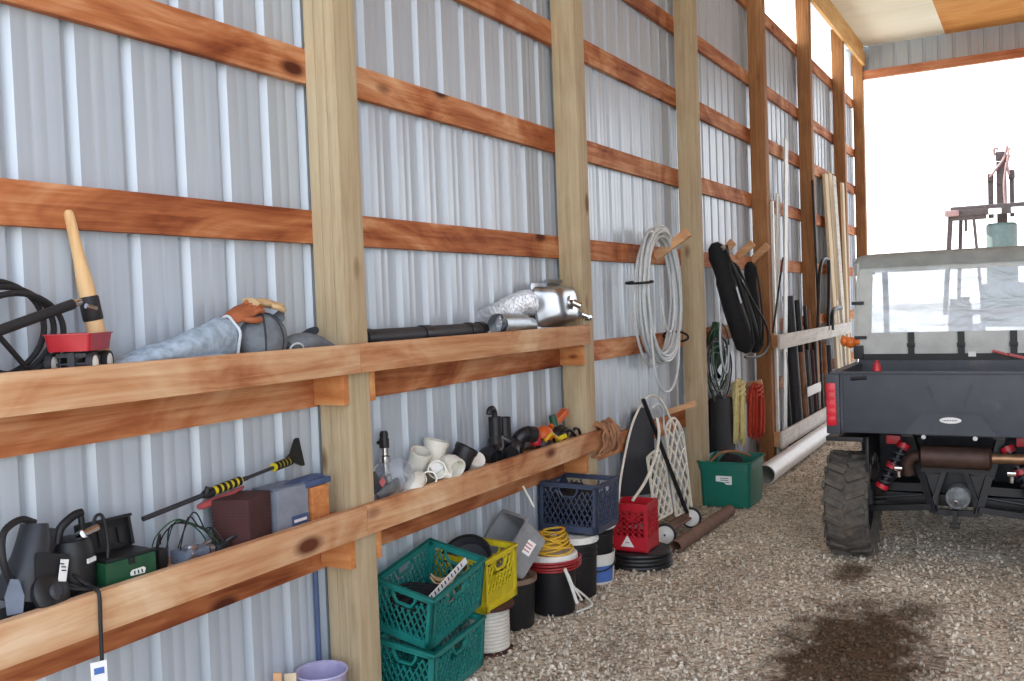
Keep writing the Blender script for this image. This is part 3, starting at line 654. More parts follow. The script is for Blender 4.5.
# wires, blue carburettor, box etc.
t = thing('wire_tangle', 'tangle of thin dark wires between the green case and brown box', 'wire', (.13, 2.40, ZL+.004))
rs = random.Random(4)
for k in range(6):
    q = [(-.02+rs.uniform(-.03, .05), -.14+.05*k*.4, .01), (-.03+rs.uniform(-.02, .03), -.10+.03*k, .10+.012*k), (-.02, -.02+.026*k, .15-.014*k), (-.01+rs.uniform(0, .03), .06+.012*k, .09), (rs.uniform(0, .05), .10+.01*k, .012)]
    mb = MB(); mb.tube(smooth_path(q, 7), .0028, 6); mb.build('wire', 'black' if k % 3 else 'dgreen', t)
t = thing('fuel_pump', 'small blue grey metal fuel pump in front of the wires', 'pump', (.150, 2.395, ZL))
mb = MB(); mb.box((0, 0, .026), (.085, .11, .05), bev=.008); mb.build('body', 'blueg', t)
mb = MB(); mb.lathe([(0, 0), (.026, 0), (.028, .012), (.022, .02), (0, .022)], 20, (.02, -.015, .048)); mb.build('top_cap', 'steel', t)
mb = MB(); mb.lathe([(0, 0), (.018, 0), (.018, .022), (0, .022)], 18, (.02, .085, .03), rot(90, 0, 0)); mb.build('end_cap', 'steel', t)
mb = MB(); mb.tube([(.0, .05, .04), (.0, .10, .055)], .009, 10); mb.build('spout', 'steel', t)
mb = MB(); mb.tube([(.04, -.03, .03), (.055, -.03, .03)], .014, 12); mb.build('inlet', 'steel', t)
mb = MB(); mb.box((.0, .13, .02), (.06, .07, .036), (0, 0, 15), bev=.006); mb.tube(smooth_path([(0, .16, .03), (.02, .2, .05), (.0, .23, .02)], 5), .006, 8); mb.build('regulator', 'charcoal', t)
t = thing('charger_block', 'small black adapter block right of the green case', 'adapter', (.135, 2.262, ZL), (0, 0, 8))
mb = MB(); mb.box((0, 0, .04), (.055, .04, .078), bev=.006); mb.build('body', 'black', t)
mb = MB(); mb.tube(smooth_path([(0, 0, .076), (.005, .0, .10), (-.01, .03, .12), (-.03, .05, .08)], 5), .004, 8); mb.build('lead', 'black', t)
t = thing('brown_box', 'dark brown ribbed square box on the lower shelf', 'box', (.118, 2.690, ZL), (0, 0, 20))
mb = MB(); mb.box((0, 0, .092), (.148, .200, .184), bev=.006)
for k in range(14):
    z = .012+.0125*k; mb.box((0, 0, z), (.1505, .2025, .005))
mb.build('body', 'brownbox', t)
mb = MB(); mb.box((.0, .100, .11), (.05, .008, .035), bev=.002); mb.build('latch', 'black', t)
mb = MB(); mb.loft([((0, -.09, 0), .014, .012), ((0, -.02, .006), .02, .016), ((0, .07, .02), .014, .010), ((0, .14, .035), .007, .006)], 12)
solo(mb, 'red_scraper', 'pink', 'pale red plastic scraper lying behind the brown box', 'scraper', loc=(.058, 2.62, ZL+.165), r=(0, 0, 0))
t = thing('grey_case', 'grey metal case with blue label beside the first post', 'case', (.105, 2.915, ZL))
mb = MB(); mb.box((0, .005, .088), (.13, .185, .175), bev=.004); mb.build('body', 'greybox', t)
mb = MB(); mb.box((.0665, .042, .036), (.003, .095, .040)); lb = mb.build('label_plate', 'mesh', t)
mb = MB(); mb.box((.0685, .042, .034), (.002, .075, .012)); mb.build('label_text', 'label', lb)
mb = MB(); mb.box((0, 0, .178), (.12, .19, .006), bev=.002); mb.build('lid', 'blueg', t)
mb = MB(); mb.box((0, 0, .076), (.10, .105, .152), bev=.004)
solo(mb, 'wood_block', 'bearer', 'short offcut of orange brown wood standing beside the grey case', 'wood block', loc=(.125, 3.085, ZL), r=(0, 0, 0))
mb = MB(); mb.box((0, 0, .014), (.11, .17, .026), (0, 0, 0), bev=.008); mb.loft([((.0, -.15, .022), .03, .006), ((0, -.06, .028), .04, .010), ((0, .06, .03), .04, .010)], 12, .004, 20)
solo(mb, 'blue_tarp_fold', 'mesh', 'folded blue strip lying on the wood block', 'tarp', loc=(.115, 3.080, ZL+.153), r=(0, 0, 3))
mb = MB(); mb.tube([(0, 0, -.42), (0, 0, .42)], .012, 10)  # thin blue strip added to imitate the shade beside the first post
solo(mb, 'blue_shade_strip', 'mesh', 'dark blue strip imitating shade at the wall left of the first post', 'shade_strip', loc=(.033, 3.19, .42))

# ------------------------------------------------------------------ lower shelf, second bay
t = thing('glass_jug', 'clear glass jug with black cap lying beside the first post', 'jug', (.140, 3.66, ZL+.088), (0, 0, 0))
R = rot(0, 62, -12)
mb = MB(R); mb.lathe([(0, -.07), (.075, -.07), (.088, -.055), (.09, .02), (.075, .06), (.04, .085), (.028, .10), (.028, .115)], 28); mb.build('body', 'glass', t)
mb = MB(R); mb.lathe([(.092, -.052), (.096, -.048), (.092, -.044)], 28); mb.build('rim', 'white', t)
t = thing('shower_valve', 'chrome pipe fitting with black cap standing above the glass jug', 'fitting', (.085, 3.66, ZL))
mb = MB(); mb.lathe([(0, 0), (.03, 0), (.032, .09), (.02, .10), (.020, .15), (.026, .155), (.026, .185), (.018, .19), (.018, .235), (0, .236)], 24); mb.build('body', 'chrome', t)
mb = MB(); mb.lathe([(0, .225), (.024, .225), (.025, .265), (.020, .275), (.022, .29), (.016, .305), (0, .305)], 20); mb.tube([(0, -.02, .26), (.0, -.05, .255)], .009, 10); mb.build('cap', 'black', t)
t = thing('hinge_plate', 'dark folded metal plate propped against the first post', 'plate', (.125, 3.475, ZL))
mb = MB(); mb.box((0, 0, .06), (.10, .10, .11), (18, -22, 10), bev=.004); mb.build('body', 'charcoal', t)
mb = MB(); mb.box((.066, .02, .095), (.004, .05, .03), (18, -22, 10)); mb.build('sticker', 'pink', t)
mb = MB(); mb.bar((.05, -.06, .012), (.075, .13, .075), .02, .05, bev=.003); mb.build('arm', 'galv', t)
def pvc(kind, label, loc, r, s=1, mat='pvc'):
    t = thing('pipe_fitting', label, 'pipe fitting', loc, r, 'white plastic pipe fittings' if mat in ('pvc', 'white') else 'black pipe fittings')
    def sock(p0, p1, rad, nm='socket'):
        mb = MB(); mb.pipe(p0, p1, rad, .006*s, 22); mb.build(nm, mat, t)
    R = .04*s
    if kind == 'elbow':
        mb = MB(); a = [Vector((0, -R*1.2*(1-cos(x)), R*1.2*sin(x))) for x in [pi/2*k/8 for k in range(9)]]; mb.tube(a, R*.88, 20); mb.build('bend', mat, t); sock((0, 0, -R*1.1), (0, 0, .004), R); e = a[-1]; sock(e+Vector((0, .004, 0)), e+Vector((0, -R*1.1, 0)), R)
    elif kind == 'tee':
        mb = MB(); mb.tube([(0, 0, -R*.9), (0, 0, R*.9)], R*.9, 20); mb.tube([(0, 0, 0), (R*1.1, 0, 0)], R*.9, 20); mb.build('body', mat, t); sock((0, 0, -R*1.7), (0, 0, -R*.8), R); sock((0, 0, R*.8), (0, 0, R*1.7), R); sock((R*.9, 0, 0), (R*1.7, 0, 0), R)
    elif kind == 'coupling': 
        mb = MB(); mb.pipe((0, 0, -R*1.3), (0, 0, R*1.3), R, .005*s, 24); mb.build('sleeve', mat, t); sock((0, 0, R*.9), (0, 0, R*1.32), R*1.08, 'collar')
    elif kind == 'cap':
        mb = MB(); mb.lathe([(0, .03*s), (R*.9, .03*s), (R, .022*s), (R, -.03*s), (R*.92, -.03*s), (R*.9, .02*s), (0, .02*s)], 26); mb.build('cap', mat, t)
    return t
pvc('coupling', 'off white pipe coupling tipped upright beside the jug', (.085, 3.93, ZL+.105), (8, 25, 10), 1.35, 'pvc')
pvc('coupling', 'tall white pipe coupling standing behind the white tee', (.090, 4.065, ZL+.125), (-10, 12, 0), 1.55)
pvc('elbow', 'small white pipe elbow lying at the shelf front edge', (.170, 3.80, ZL+.05), (60, 20, 30), 1.2)
pvc('tee', 'white pipe tee resting between the white couplings', (.160, 3.97, ZL+.055), (70, 10, 40), 1.2)
pvc('elbow', 'white pipe elbow touching the black sleeve', (.160, 4.09, ZL+.06), (20, -30, 60), 1.25)
pvc('coupling', 'small white pipe sleeve lying left of the white tee', (.185, 3.88, ZL+.04), (80, 0, 35), .95)
mb = MB(); mb.box((0, 0, 0), (.002, .075, .05))
solo(mb, 'price_tag', 'label', 'blank white paper tag on the white fittings', 'tag', loc=(.20, 3.93, ZL+.095), r=(20, -25, -20))
pvc('coupling', 'wide black pipe sleeve standing open end up beside white cap', (.150, 4.235, ZL+.075), (-16, 24, 0), 1.5, 'abs')
pvc('cap', 'round white pipe cap leaning right of the wide black sleeve', (.155, 4.37, ZL+.045), (20, 55, -10), 1.25, 'white')
# black drain fittings
t = thing('drain_trap', 'black plastic drain trap with curved top hook', 'drain trap', (.095, 4.72, ZL))
mb = MB(); mb.pipe((0, -.02, .10), (0, -.02, .25), .038, .005); mb.build('riser', 'abs', t)
mb = MB(); mb.tube(smooth_path([(0, -.02, .245), (0, -.025, .28), (0, -.045, .30), (0, -.075, .295), (0, -.085, .27)], 6), .017, 14); mb.build('hook', 'abs', t)
mb = MB(); mb.pipe((0, .085, .06), (0, .085, .235), .040, .006); mb.build('second_riser', 'abs', t)
mb = MB(); mb.tube(smooth_path([(0, -.02, .12), (.02, -.05, .06), (.03, -.14, .04)], 6), .045, 18); mb.tube([(0, -.02, .12), (.01, .1, .07)], .04, 16); mb.build('bend', 'abs', t)
pvc('elbow', 'black pipe elbow lying at the left of the drain trap', (.120, 4.60, ZL+.05), (75, 0, 250), 1.2, 'abs')
pvc('tee', 'black pipe tee lying in front of the drain trap', (.150, 4.80, ZL+.05), (80, 15, 200), 1.1, 'abs')
pvc('elbow', 'black pipe elbow right of the drain trap', (.115, 4.92, ZL+.07), (10, -10, 150), 1.2, 'abs')
mb = MB(); mb.loft([((0, -.1, .03), .03, .025), ((0, -.03, .065), .05, .055), ((0, .05, .075), .055, .065), ((0, .12, .05), .045, .045), ((0, .15, .03), .02, .02)], 18, .012, 14, 3)
solo(mb, 'grey_rag', 'greycloth', 'crumpled grey rag behind the orange tools', 'rag', loc=(.075, 5.05, ZL))
t = thing('string_trimmer_head', 'orange and black trimmer head with yellow handle', 'trimmer head', (.14, 5.22, ZL))
mb = MB(); mb.ball((0, 0, .075), (.055, .07, .06), 18); mb.build('housing', 'orange', t)
mb = MB(); mb.lathe([(0, -.02), (.06, -.02), (.066, 0), (.05, .03), (0, .035)], 22, (.01, -.04, .03), rot(0, 25, 0)); mb.build('spool', 'black', t)
mb = MB(); mb.tube(smooth_path([(.045, -.08, .05), (.06, -.02, .085), (.05, .05, .06), (.06, .11, .03)], 6), .012, 10); mb.build('handle', 'cordy', t)
mb = MB(); mb.lathe([(0, 0), (.035, 0), (.04, .02), (.03, .045), (0, .05)], 18, (0, -.12, .03)); mb.build('knob', 'red', t)
mb = MB(); mb.bar((.0, -.09, .0), (.0, .09, .06), .05, .045, bev=.010); mb.tube([(0, -.09, 0), (0, -.13, -.02)], .02, 12)
solo(mb, 'orange_grip', 'orange', 'bright orange tool grip tilted up beside the second post', 'grip', loc=(.125, 5.47, ZL+.125), r=(0, 0, 0))
t = thing('hose_nozzle', 'black hose nozzle tangle with yellow tip at shelf end', 'nozzle', (.135, 5.40, ZL))
mb = MB(); mb.ball((0, .02, .06), (.06, .09, .055), 16, .2, 18); mb.tube(smooth_path([(.05, -.07, .03), (.06, 0, .085), (.06, .09, .07), (.05, .17, .02)], 6), .012, 10); mb.tube(smooth_path([(.04, .12, .02), (.055, .15, .07), (.05, .22, .06), (.05, .25, .02)], 6), .010, 10); mb.build('body', 'black', t)
mb = MB(); mb.tube([(.05, -.1, .035), (.07, -.02, .05)], [.012, .018], 12); mb.build('tip', 'yellow', t)
mb = MB(); mb.tube([(.0, -.02, .11), (-.01, -.03, .18)], [.03, .024], 14); mb.build('inlet', 'dgreen', t)
# rusty wire coil hung over the shelf end
t = thing('wire_coil', 'rusty brown wire coil hooked over the end of the lower shelf', 'wire coil', (.285, 5.90, ZL))
rs = random.Random(8)
for k in range(18):
    cy = -.12+.015*k+rs.uniform(-.012, .012); r1 = .085+rs.uniform(-.014, .018)
    q = [Vector((-.045+.060*cos(a)+rs.uniform(-.010, .010), cy+.045*sin(a+k), -.030+r1*sin(a)*1.08+rs.uniform(-.006, .006))) for a in [2*pi*i/18 for i in range(18)]]
    q = smooth_path(q, 3, True); mb = MB(); mb.tube(q, .0085, 6, closed=True); mb.build('loop', 'rusty', t)
# ------------------------------------------------------------------ crates and buckets along the wall
def lattice(mb, T, w, h, step, bar, th, hole=None, lean=.55):
    """diagonal bar grid in the local xz rectangle w x h (centred), skipping a hand hole (x half, z0, z1)"""
    for s in (-1, 1):
        k = -int((w+h*lean)/step)-1
        while k*step < w+h*lean:
            x0 = -w/2+k*step
            n = 10; prev = None
            for i in range(n+1):
                z = -h/2+h*i/n; x = x0+s*lean*(z+h/2)+(0 if s > 0 else h*lean*0)
                ok = -w/2 <= x <= w/2
                if hole and ok and abs(x) < hole[0]+.006 and hole[1]-.006 < z < hole[2]+.006: ok = False
                if ok and prev is not None:
                    mb.bar(T @ Vector((prev[0], 0, prev[1])), T @ Vector((x, 0, z)), bar, th, upv=(T.to_3x3() @ Vector((0, 1, 0))))
                prev = (x, z) if ok else None
            k += 1
def crate(name, label, mat, loc, r, W, L, H, step=.034, bar=.0055, group='milk crates', solid=0.0):
    """open lattice crate: W along x, L along y; origin at the base centre"""
    t = thing(name, label, 'crate', loc, r, group); e = .014
    for (ang, a, off) in ((0, W, L/2), (180, W, L/2), (90, L, W/2), (-90, L, W/2)):
        T = rot(0, 0, ang) @ Matrix.Translation((0, -off+e/2, H/2)); mb = MB(T)
        for z, hh in ((H/2-.015, .03), (-H/2+.02, .04)): mb.box((0, 0, z), (a, e, hh))
        for x in (-a/2+.016, a/2-.016): mb.box((x, 0, 0), (.032, e, H-.002))
        mb.box((0, -.004, H/2-.006), (a+.004, e+.006, .012))
        hx, hz0, hz1 = .062, H/2-.085, H/2-.034
        pts = [(-hx, hz1), (-hx, (hz0+hz1)/2+.008), (-hx*.62, hz0), (hx*.62, hz0), (hx, (hz0+hz1)/2+.008), (hx, hz1)]
        for p, q in zip(pts, pts[1:]): mb.bar((p[0], 0, p[1]), (q[0], 0, q[1]), .010, e*.9, upv=(0, 1, 0))
        if solid: mb.box((0, 0, -H/2+H*solid/2), (a-.04, e*.6, H*solid))
        lattice(mb, Matrix.Translation((0, 0, -.008)), a-.05, H-.075, step, bar, e*.6, (hx, hz0+.008, hz1+.02))
        mb.build('side_panel', mat, t)
    mb = MB(); mb.box((0, 0, .006), (W-.02, L-.02, .006))
    for k in range(6): mb.box((-W/2+W*(k+.5)/6, 0, .012), (.008, L-.03, .010))
    for k in range(8): mb.box((0, -L/2+L*(k+.5)/8, .012), (W-.03, .008, .010))
    mb.build('base', mat, t); return t
crate('milk_crate', 'lower teal milk crate of the stack beside the first post', 'teal', (.205, 3.795, .030), (4, 7, 2), .33, .48, .262)
TC = crate('milk_crate', 'upper teal milk crate holding dark cable and a white strip', 'teal', (.186, 3.825, .318), (9.4, 12.9, 2.5), .33, .48, .27)
RC = Matrix.Translation((.186, 3.825, .318)) @ rot(9.4, 12.9, 2.5)
t = thing('cable_bundle', 'dark coiled cable heaped inside the upper teal crate', 'cable', (.186, 3.825, .318), (9.4, 12.9, 2.5))
rs = random.Random(3)
for k in range(6):
    rr_ = .10+.006*k; q = [Vector((-.03+rr_*cos(a)*(.9), -.06+rr_*sin(a)*1.1, .034+.018*k+.010*sin(3*a+k))) for a in [2*pi*i/20 for i in range(20)]]; mb = MB(); mb.tube(smooth_path(q, 2, True), .010, 8, closed=True); mb.build('cable_loop', 'bag', t)
mb = MB(); mb.bar((.09, -.16, .20), (.085, .185, .255), .030, .008, upv=(1, 0, .4)); 
o = solo(mb, 'white_strip', 'label', 'white metal strip laid across the upper teal crate', 'strip', loc=(.186, 3.825, .318), r=(9.4, 12.9, 2.5))
mb = MB()
for k in range(10): mb.bar((.0915-.0005*k, -.14+.03*k, .209+.0047*k), (.0915-.0005*k, -.135+.03*k, .2098+.0047*k), .018, .009, upv=(1, 0, .4))
mk = mb.build('graduation', 'ink', o)
t = thing('twine_ball', 'tangle of tan twine in the far end of the upper teal crate', 'twine', (.186, 3.825, .318), (9.4, 12.9, 2.5))
for k in range(6):
    q = [Vector((-.02+.07*cos(a+k)*(1-.08*k), .15+.05*sin(a)*(1), .045+.02*k+.02*sin(2*a+k))) for a in [2*pi*i/12 for i in range(12)]]; mb = MB(); mb.tube(smooth_path(q, 3, True), .004, 6, closed=True); mb.build('strand', 'suede', t)
YC = (.165, 4.305, .262)
crate('milk_crate', 'yellow milk crate behind the teal crates holding a round dark pan', 'yellow', YC, (3, 3, -1), .33, .33, .285, solid=.34)
t = thing('enamel_pan', 'round dark pan with shiny rim standing inside the yellow crate', 'pan', (.160, 4.25, .475), (48, 16, 0))
t.scale = (.95,)*3
mb = MB(); mb.lathe([(0, -.035), (.10, -.035), (.125, -.02), (.142, .03), (.150, .036), (.146, .040), (.136, .03), (.118, -.012), (.09, -.022), (0, -.022)], 40); mb.build('bowl', 'charcoal', t)
mb = MB(); mb.lathe([(.140, .034), (.151, .040), (.152, .046), (.141, .046), (.138, .038)], 40); mb.build('rim', 'black', t)
# rope spool below the yellow crate
t = thing('rope_spool', 'spool of white rope with brown flanges under the yellow crate', 'spool', (.235, 4.30, .004))
mb = MB(); mb.lathe([(0, .012), (.105, .012)]+[(.118+.004*(k % 2), .016+.0095*k) for k in range(24)]+[(.105, .236), (0, .236)], 30); mb.build('rope_winding', 'ropew', t)
mb = MB(); mb.lathe([(0, 0), (.135, 0), (.135, .010), (0, .010)], 32); mb.build('flange', 'brownbox', t)
mb = MB(); mb.lathe([(0, .237), (.150, .237), (.150, .252), (0, .252)], 32); mb.build('flange', 'brownbox', t)
def bucket(name, label, loc, r, h, mat, lid=None, group=None, bands=True, cat='bucket', r_=(0, 0, 0)):
    t = thing(name, label, cat, loc, r_, group); k = .90
    pr = [(0, 0), (r*k*.97, 0), (r*k, .008)]
    def rad(z): return r*(k+(1-k)*z/h)
    if bands:
        for z in (.70, .80, .90): pr += [(rad(h*z-.008), h*z-.008), (rad(h*z)+.006, h*z-.005), (rad(h*z)+.006, h*z+.005), (rad(h*z+.008), h*z+.008)]
    pr += [(r, h), (r-.006, h), (r*k-.006, .012), (0, .012)]
    mb = MB(); mb.lathe(pr, 40); mb.build('body', mat, t)
    if lid:
        mb = MB(); R = r+.007; mb.lathe([(R-.003, h-.028), (R, h-.028), (R+.002, h+.004), (R-.004, h+.010), (R-.022, h+.010), (R-.026, h+.003), (0, h+.003)], 40)
        for q in range(20): a = 2*pi*q/20; mb.box((R*cos(a)*1.0, R*sin(a)*1.0, h-.016), (.008, .006, .02), (0, 0, math.degrees(a)))
        mb.build('lid', lid, t)
    return t
# black bucket, brown lid
t = bucket('bucket', 'black bucket topped by a weathered brown round lid', (.165, 4.690, .004), .143, .275, 'black', None, None, False)
mb = MB(); mb.lathe([(.150, .262), (.153, .262), (.153, .283), (.146, .290), (.138, .284), (.05, .283), (.045, .279), (0, .279)], 40); mb.build('lid', 'brownlid', t)['label'] = 'weathered brown lid'
mb = MB(); mb.box((.05, .035, .2845), (.10, .018, .003), (0, 0, 25)); mb.box((-.04, -.04, .2845), (.05, .02, .003), (0, 0, -15)); mb.build('lid_slot', 'brownbox', t)
bucket('bucket', 'black bucket with white lid wrapped in yellow and red cords', (.272, 5.015, .004), .143, .345, 'black', 'white', None, False)
t = thing('extension_cord', 'yellow extension cord coiled on the white lid beside the blue crate', 'cord', (.265, 5.02, .362))
rs = random.Random(6)
for k in range(9):
    rr_ = .118-.004*k+rs.uniform(-.008, .008); ox, oy = rs.uniform(-.012, .012), rs.uniform(-.012, .012)
    q = [Vector((ox+rr_*cos(a), oy+rr_*sin(a), .008+.011*k+.010*sin(2*a+k*1.7))) for a in [2*pi*i/20 for i in range(20)]]; mb = MB(); mb.tube(smooth_path(q, 2, True), .0065, 7, closed=True); mb.build('cord_loop', 'cordy', t)
mb = MB(); mb.tube(smooth_path([(.09, -.05, .06), (.04, -.10, .09), (-.03, -.06, .10), (-.06, .04, .11), (.02, .09, .12), (.07, .04, .12), (.05, -.03, .11)], 6), .0065, 7); mb.build('loose_end', 'cordy', t)
t = thing('extension_cord', 'red extension cord looped around the white lidded bucket', 'cord', (.272, 5.015, .31))
for k in range(4):
    rr_ = .1665+.003*(k % 2); q = [Vector((rr_*cos(a), rr_*sin(a), -.026+.0125*k+.008*sin(a+.6*k))) for a in [2*pi*i/28 for i in range(28)]]; mb = MB(); mb.tube(smooth_path(q, 2, True), .0065, 7, closed=True); mb.build('cord_loop', 'cordr', t)
mb = MB(); mb.tube(smooth_path([(-.05, .15, .06), (-.03, .16, .12), (.01, .12, .17), (.05, .08, .175), (.03, .05, .16)], 6), .006, 7); mb.build('loose_end', 'cordr', t)
# buckets under the blue crate
bucket('bucket', 'black bucket with white lid under the front of the blue crate', (.262, 5.345, .004), .143, .375, 'black', 'white', 'lidded buckets under the blue crate')
t = bucket('pail', 'white pail with blue print holding a black lidded bucket', (.242, 5.668, .004), .143, .20, 'white', None, 'lidded buckets under the blue crate', False, 'pail')
mb = MB(); n = 16; A = []
for i in range(n+1):
    a = radians(-105+100*i/n); A.append([mb.v((.1375*cos(a), .1375*sin(a), .02)), mb.v((.1425*cos(a), .1425*sin(a), .125))])
for p, q in zip(A, A[1:]): mb.f([p[0], q[0], q[1], p[1]])
mb.build('print', 'shine', t)
mb = MB(); mb.tube(smooth_path([Vector((.146*cos(a), .146*sin(a), .15-.055*sin(i/8*pi))) for i, a in enumerate([radians(-130+150*k/8) for k in range(9)])], 5), .005, 8); mb.build('bail', 'black', t)
bucket('bucket', 'black bucket with white lid nested in the white pail', (.242, 5.668, .20), .140, .19, 'black', 'white', 'lidded buckets under the blue crate')
crate('milk_crate', 'slate blue milk crate standing on the lidded buckets', 'blue', (.228, 5.495, .402), (-1.5, 1.5, 3), .40, .39, .305, .036, .0055)
t = thing('dark_cloth', 'dark cloth filling the slate blue crate', 'cloth', (.228, 5.495, .425))
mb = MB(); mb.loft([((0, -.14, .10), .09, .06), ((0, -.11, .13), .125, .09), ((0, 0, .15), .130, .115), ((0, .10, .13), .125, .09), ((0, .14, .10), .09, .06)], 22, .022, 7, 2); mb.build('bundle', 'bag', t)
# grey storage bin tipped against the blue crate
t = thing('storage_bin', 'grey storage bin tipped on its side with white label', 'bin', (.200, 4.655, .318), (0, 0, 0))
RB = rot(62, 0, 0) ; w, l, h = .28, .36, .19
def bin_shell(mb, w, l, h, e=.004, k=.88):
    R = []
    for (a, b, z) in ((w*k, l*k, 0), (w, l, h), (w+.03, l+.03, h), (w+.03, l+.03, h+.006), (w-2*e, l-2*e, h+.006), (w*k-2*e, l*k-2*e, e)):
        q = []
        for sx, sy, a0 in ((1, -1, -90), (1, 1, 0), (-1, 1, 90), (-1, -1, 180)):
            for i in range(5): an = radians(a0+90*i/4); q.append(mb.v((sx*(a/2-.03)+.03*cos(an), sy*(b/2-.03)+.03*sin(an), z)))
        R.append(q)
    for A, B in zip(R, R[1:]):
        for i in range(len(A)): mb.f([A[i], A[(i+1) % len(A)], B[(i+1) % len(B)], B[i]])
    mb.f(R[0][::-1]); mb.f(R[-1])
TB = Matrix.Translation((0, 0, .150)) @ rot(0, 0, -30) @ rot(50, 0, 0)
mb = MB(TB @ Matrix.Translation((0, 0, -.10))); bin_shell(mb, w, .30, h); mb.build('body', 'greybin', t)
mb = MB(TB @ Matrix.Translation((.1335, .03, .0)) @ rot(0, 80, 0)); mb.box((0, 0, 0), (.085, .08, .002)); lb = mb.build('label', 'label', t)
mb = MB(TB @ Matrix.Translation((.1350, .03, .0)) @ rot(0, 80, 0))
for k in range(3): mb.box((0, -.02+.02*k, 0), (.06, .007, .0012))
mb.build('label_print', 'pink', lb)
mb = MB(); mb.tube([at(523, 486, X=.20)+Vector((0, .0, 0)), at(534, 507, X=.25)], .0065, 8)
solo(mb, 'tent_pole', 'pvc', 'thin pale stick poking up behind the grey bin', 'stick')
t = thing('webbing_strap', 'white twisted strap hanging from bucket to gravel', 'strap', (.40, 5.02, 0))
L0 = Vector(t.location)
A = [at(565, 569, X=.435)-L0, at(571, 585, X=.45)-L0, at(577, 603, X=.47)-L0]; B = [at(571, 585, X=.45)-L0, at(586, 597, X=.48)-L0, at(592, 605, Z=.02)-L0, at(577, 612, Z=.02)-L0]
mb = MB(); mb.tube(smooth_path(A, 6), .010, 8); mb.build('band', 'white', t); mb = MB(); mb.tube(smooth_path(B, 6), .007, 8); mb.build('band', 'white', t)
mb = MB(); mb.tube(smooth_path([A[0], A[0]*.5+A[1]*.5+Vector((.008, 0, .004)), A[1]+Vector((.012, 0, 0)), at(582, 600, X=.48)-L0], 6), .006, 8); mb.build('band', 'white', t)
# things at the bottom edge of the photograph
t = thing('laundry_basket', 'pale lilac basket rim at the foot of the first post', 'basket', (.20, 3.075, .1))
mb = MB(); mb.lathe([(0, 0), (.085, 0), (.105, .29), (.114, .30), (.112, .306), (.100, .30), (.08, .008), (0, .008)], 30); mb.build('body', 'purple', t)
t.location = (.145, 3.075, .004)
mb = MB(); mb.bar((.03, -.06, .003), (-.03, .02, .37), .035, .018, bev=.003); solo(mb, 'wood_scrap', 'peg', 'small wood scrap standing below the lower shelf beside the lilac basket', 'wood scrap', loc=(.135, 2.835, 0))
mb = MB(); mb.bar((.03, -.04, .003), (-.05, .06, .33), .05, .02, bev=.003); solo(mb, 'wood_scrap', 'lumber', 'paler wood scrap leaning just left of the lilac basket', 'wood scrap', loc=(.135, 2.89, 0))

# red crate on a black drum coil
t = thing('drain_hose_coil', 'flat black ribbed hose coil under the red crate', 'hose coil', (.37, 6.16, .0))
for k in range(4):
    q = [Vector(((.215-.006*(k % 2))*cos(a), (.215-.006*(k % 2))*sin(a), .018+.027*k)) for a in [2*pi*i/48 for i in range(48)]]; mb = MB(); mb.tube(q, [.0155+.002*(i % 2) for i in range(48)], 8, closed=True); mb.build('hose_loop', 'black', t)
mb = MB(); mb.lathe([(0, 0), (.2, 0), (.2, .112), (0, .112)], 32); mb.build('core', 'black', t)
t = thing('tote_basket', 'tall red perforated basket with white triangle sign', 'basket', (.355, 6.145, .118), (0, 0, 2))
def holed(mb, T, w, h, nx, ny, r, th, solid_bottom=0):
    """panel in local xz (centred in x, from z=0) with a field of hexagonal holes"""
    cw, ch = w/nx, (h-solid_bottom)/ny
    if solid_bottom: mb.M = T; mb.box((0, th/2, solid_bottom/2), (w, th, solid_bottom)); mb.M = Matrix.Identity(4)
    for i in range(nx):
        for j in range(ny):
            cx, cz = -w/2+cw*(i+.5), solid_bottom+ch*(j+.5); sq, hx = [], []
            for k in range(8):
                a = 2*pi*(k+.5)/8; m = max(abs(cos(a)), abs(sin(a))); sq.append((cx+cos(a)/m*cw/2, cz+sin(a)/m*ch/2)); hx.append((cx+cos(a)*r, cz+sin(a)*r))
            S0 = [mb.v(T @ Vector((x, 0, z))) for x, z in sq]; H0 = [mb.v(T @ Vector((x, 0, z))) for x, z in hx]; S1 = [mb.v(T @ Vector((x, th, z))) for x, z in sq]; H1 = [mb.v(T @ Vector((x, th, z))) for x, z in hx]
            for k in range(8):
                n = (k+1) % 8; mb.f([S0[k], S0[n], H0[n], H0[k]]); mb.f([S1[n], S1[k], H1[k], H1[n]]); mb.f([H0[k], H0[n], H1[n], H1[k]])
W, H = .245, .33
for ang in (0, 90, 180, -90):
    mb = MB(); T = rot(0, 0, ang) @ Matrix.Translation((0, -W/2, 0)); holed(mb, T, W-.03, H-.05, 5, 5, .0155, .008, .10); mb.M = T
    mb.box((0, .004, H-.025), (W, .014, .05)); 
    for x in (-W/2+.008, W/2-.008): mb.box((x, .008, H/2), (.018, .016, H))
    mb.build('side_panel', 'red', t)
mb = MB(); mb.box((0, 0, .005), (W, W, .01)); mb.build('base', 'red', t)
mb = MB(Matrix.Translation((-.02, -W/2-.002, .062))); tri = [(-.048, -.03), (.048, -.03), (0, .05)]; tin = [(-.022, -.016), (.022, -.016), (0, .022)]
for k in range(3):
    a, b, c, d = tri[k], tri[(k+1) % 3], tin[(k+1) % 3], tin[k]; mb.f([mb.v((p[0], 0, p[1])) for p in (a, b, c, d)])
sg = mb.build('triangle_sign', 'label', t)
mb = MB(Matrix.Translation((-.02, -W/2-.0022, .052)))
mb.box((0, 0, 0), (.05, .002, .012)); mb.box((0, 0, .02), (.016, .002, .018)); mb.build('sign_print', 'label', sg)
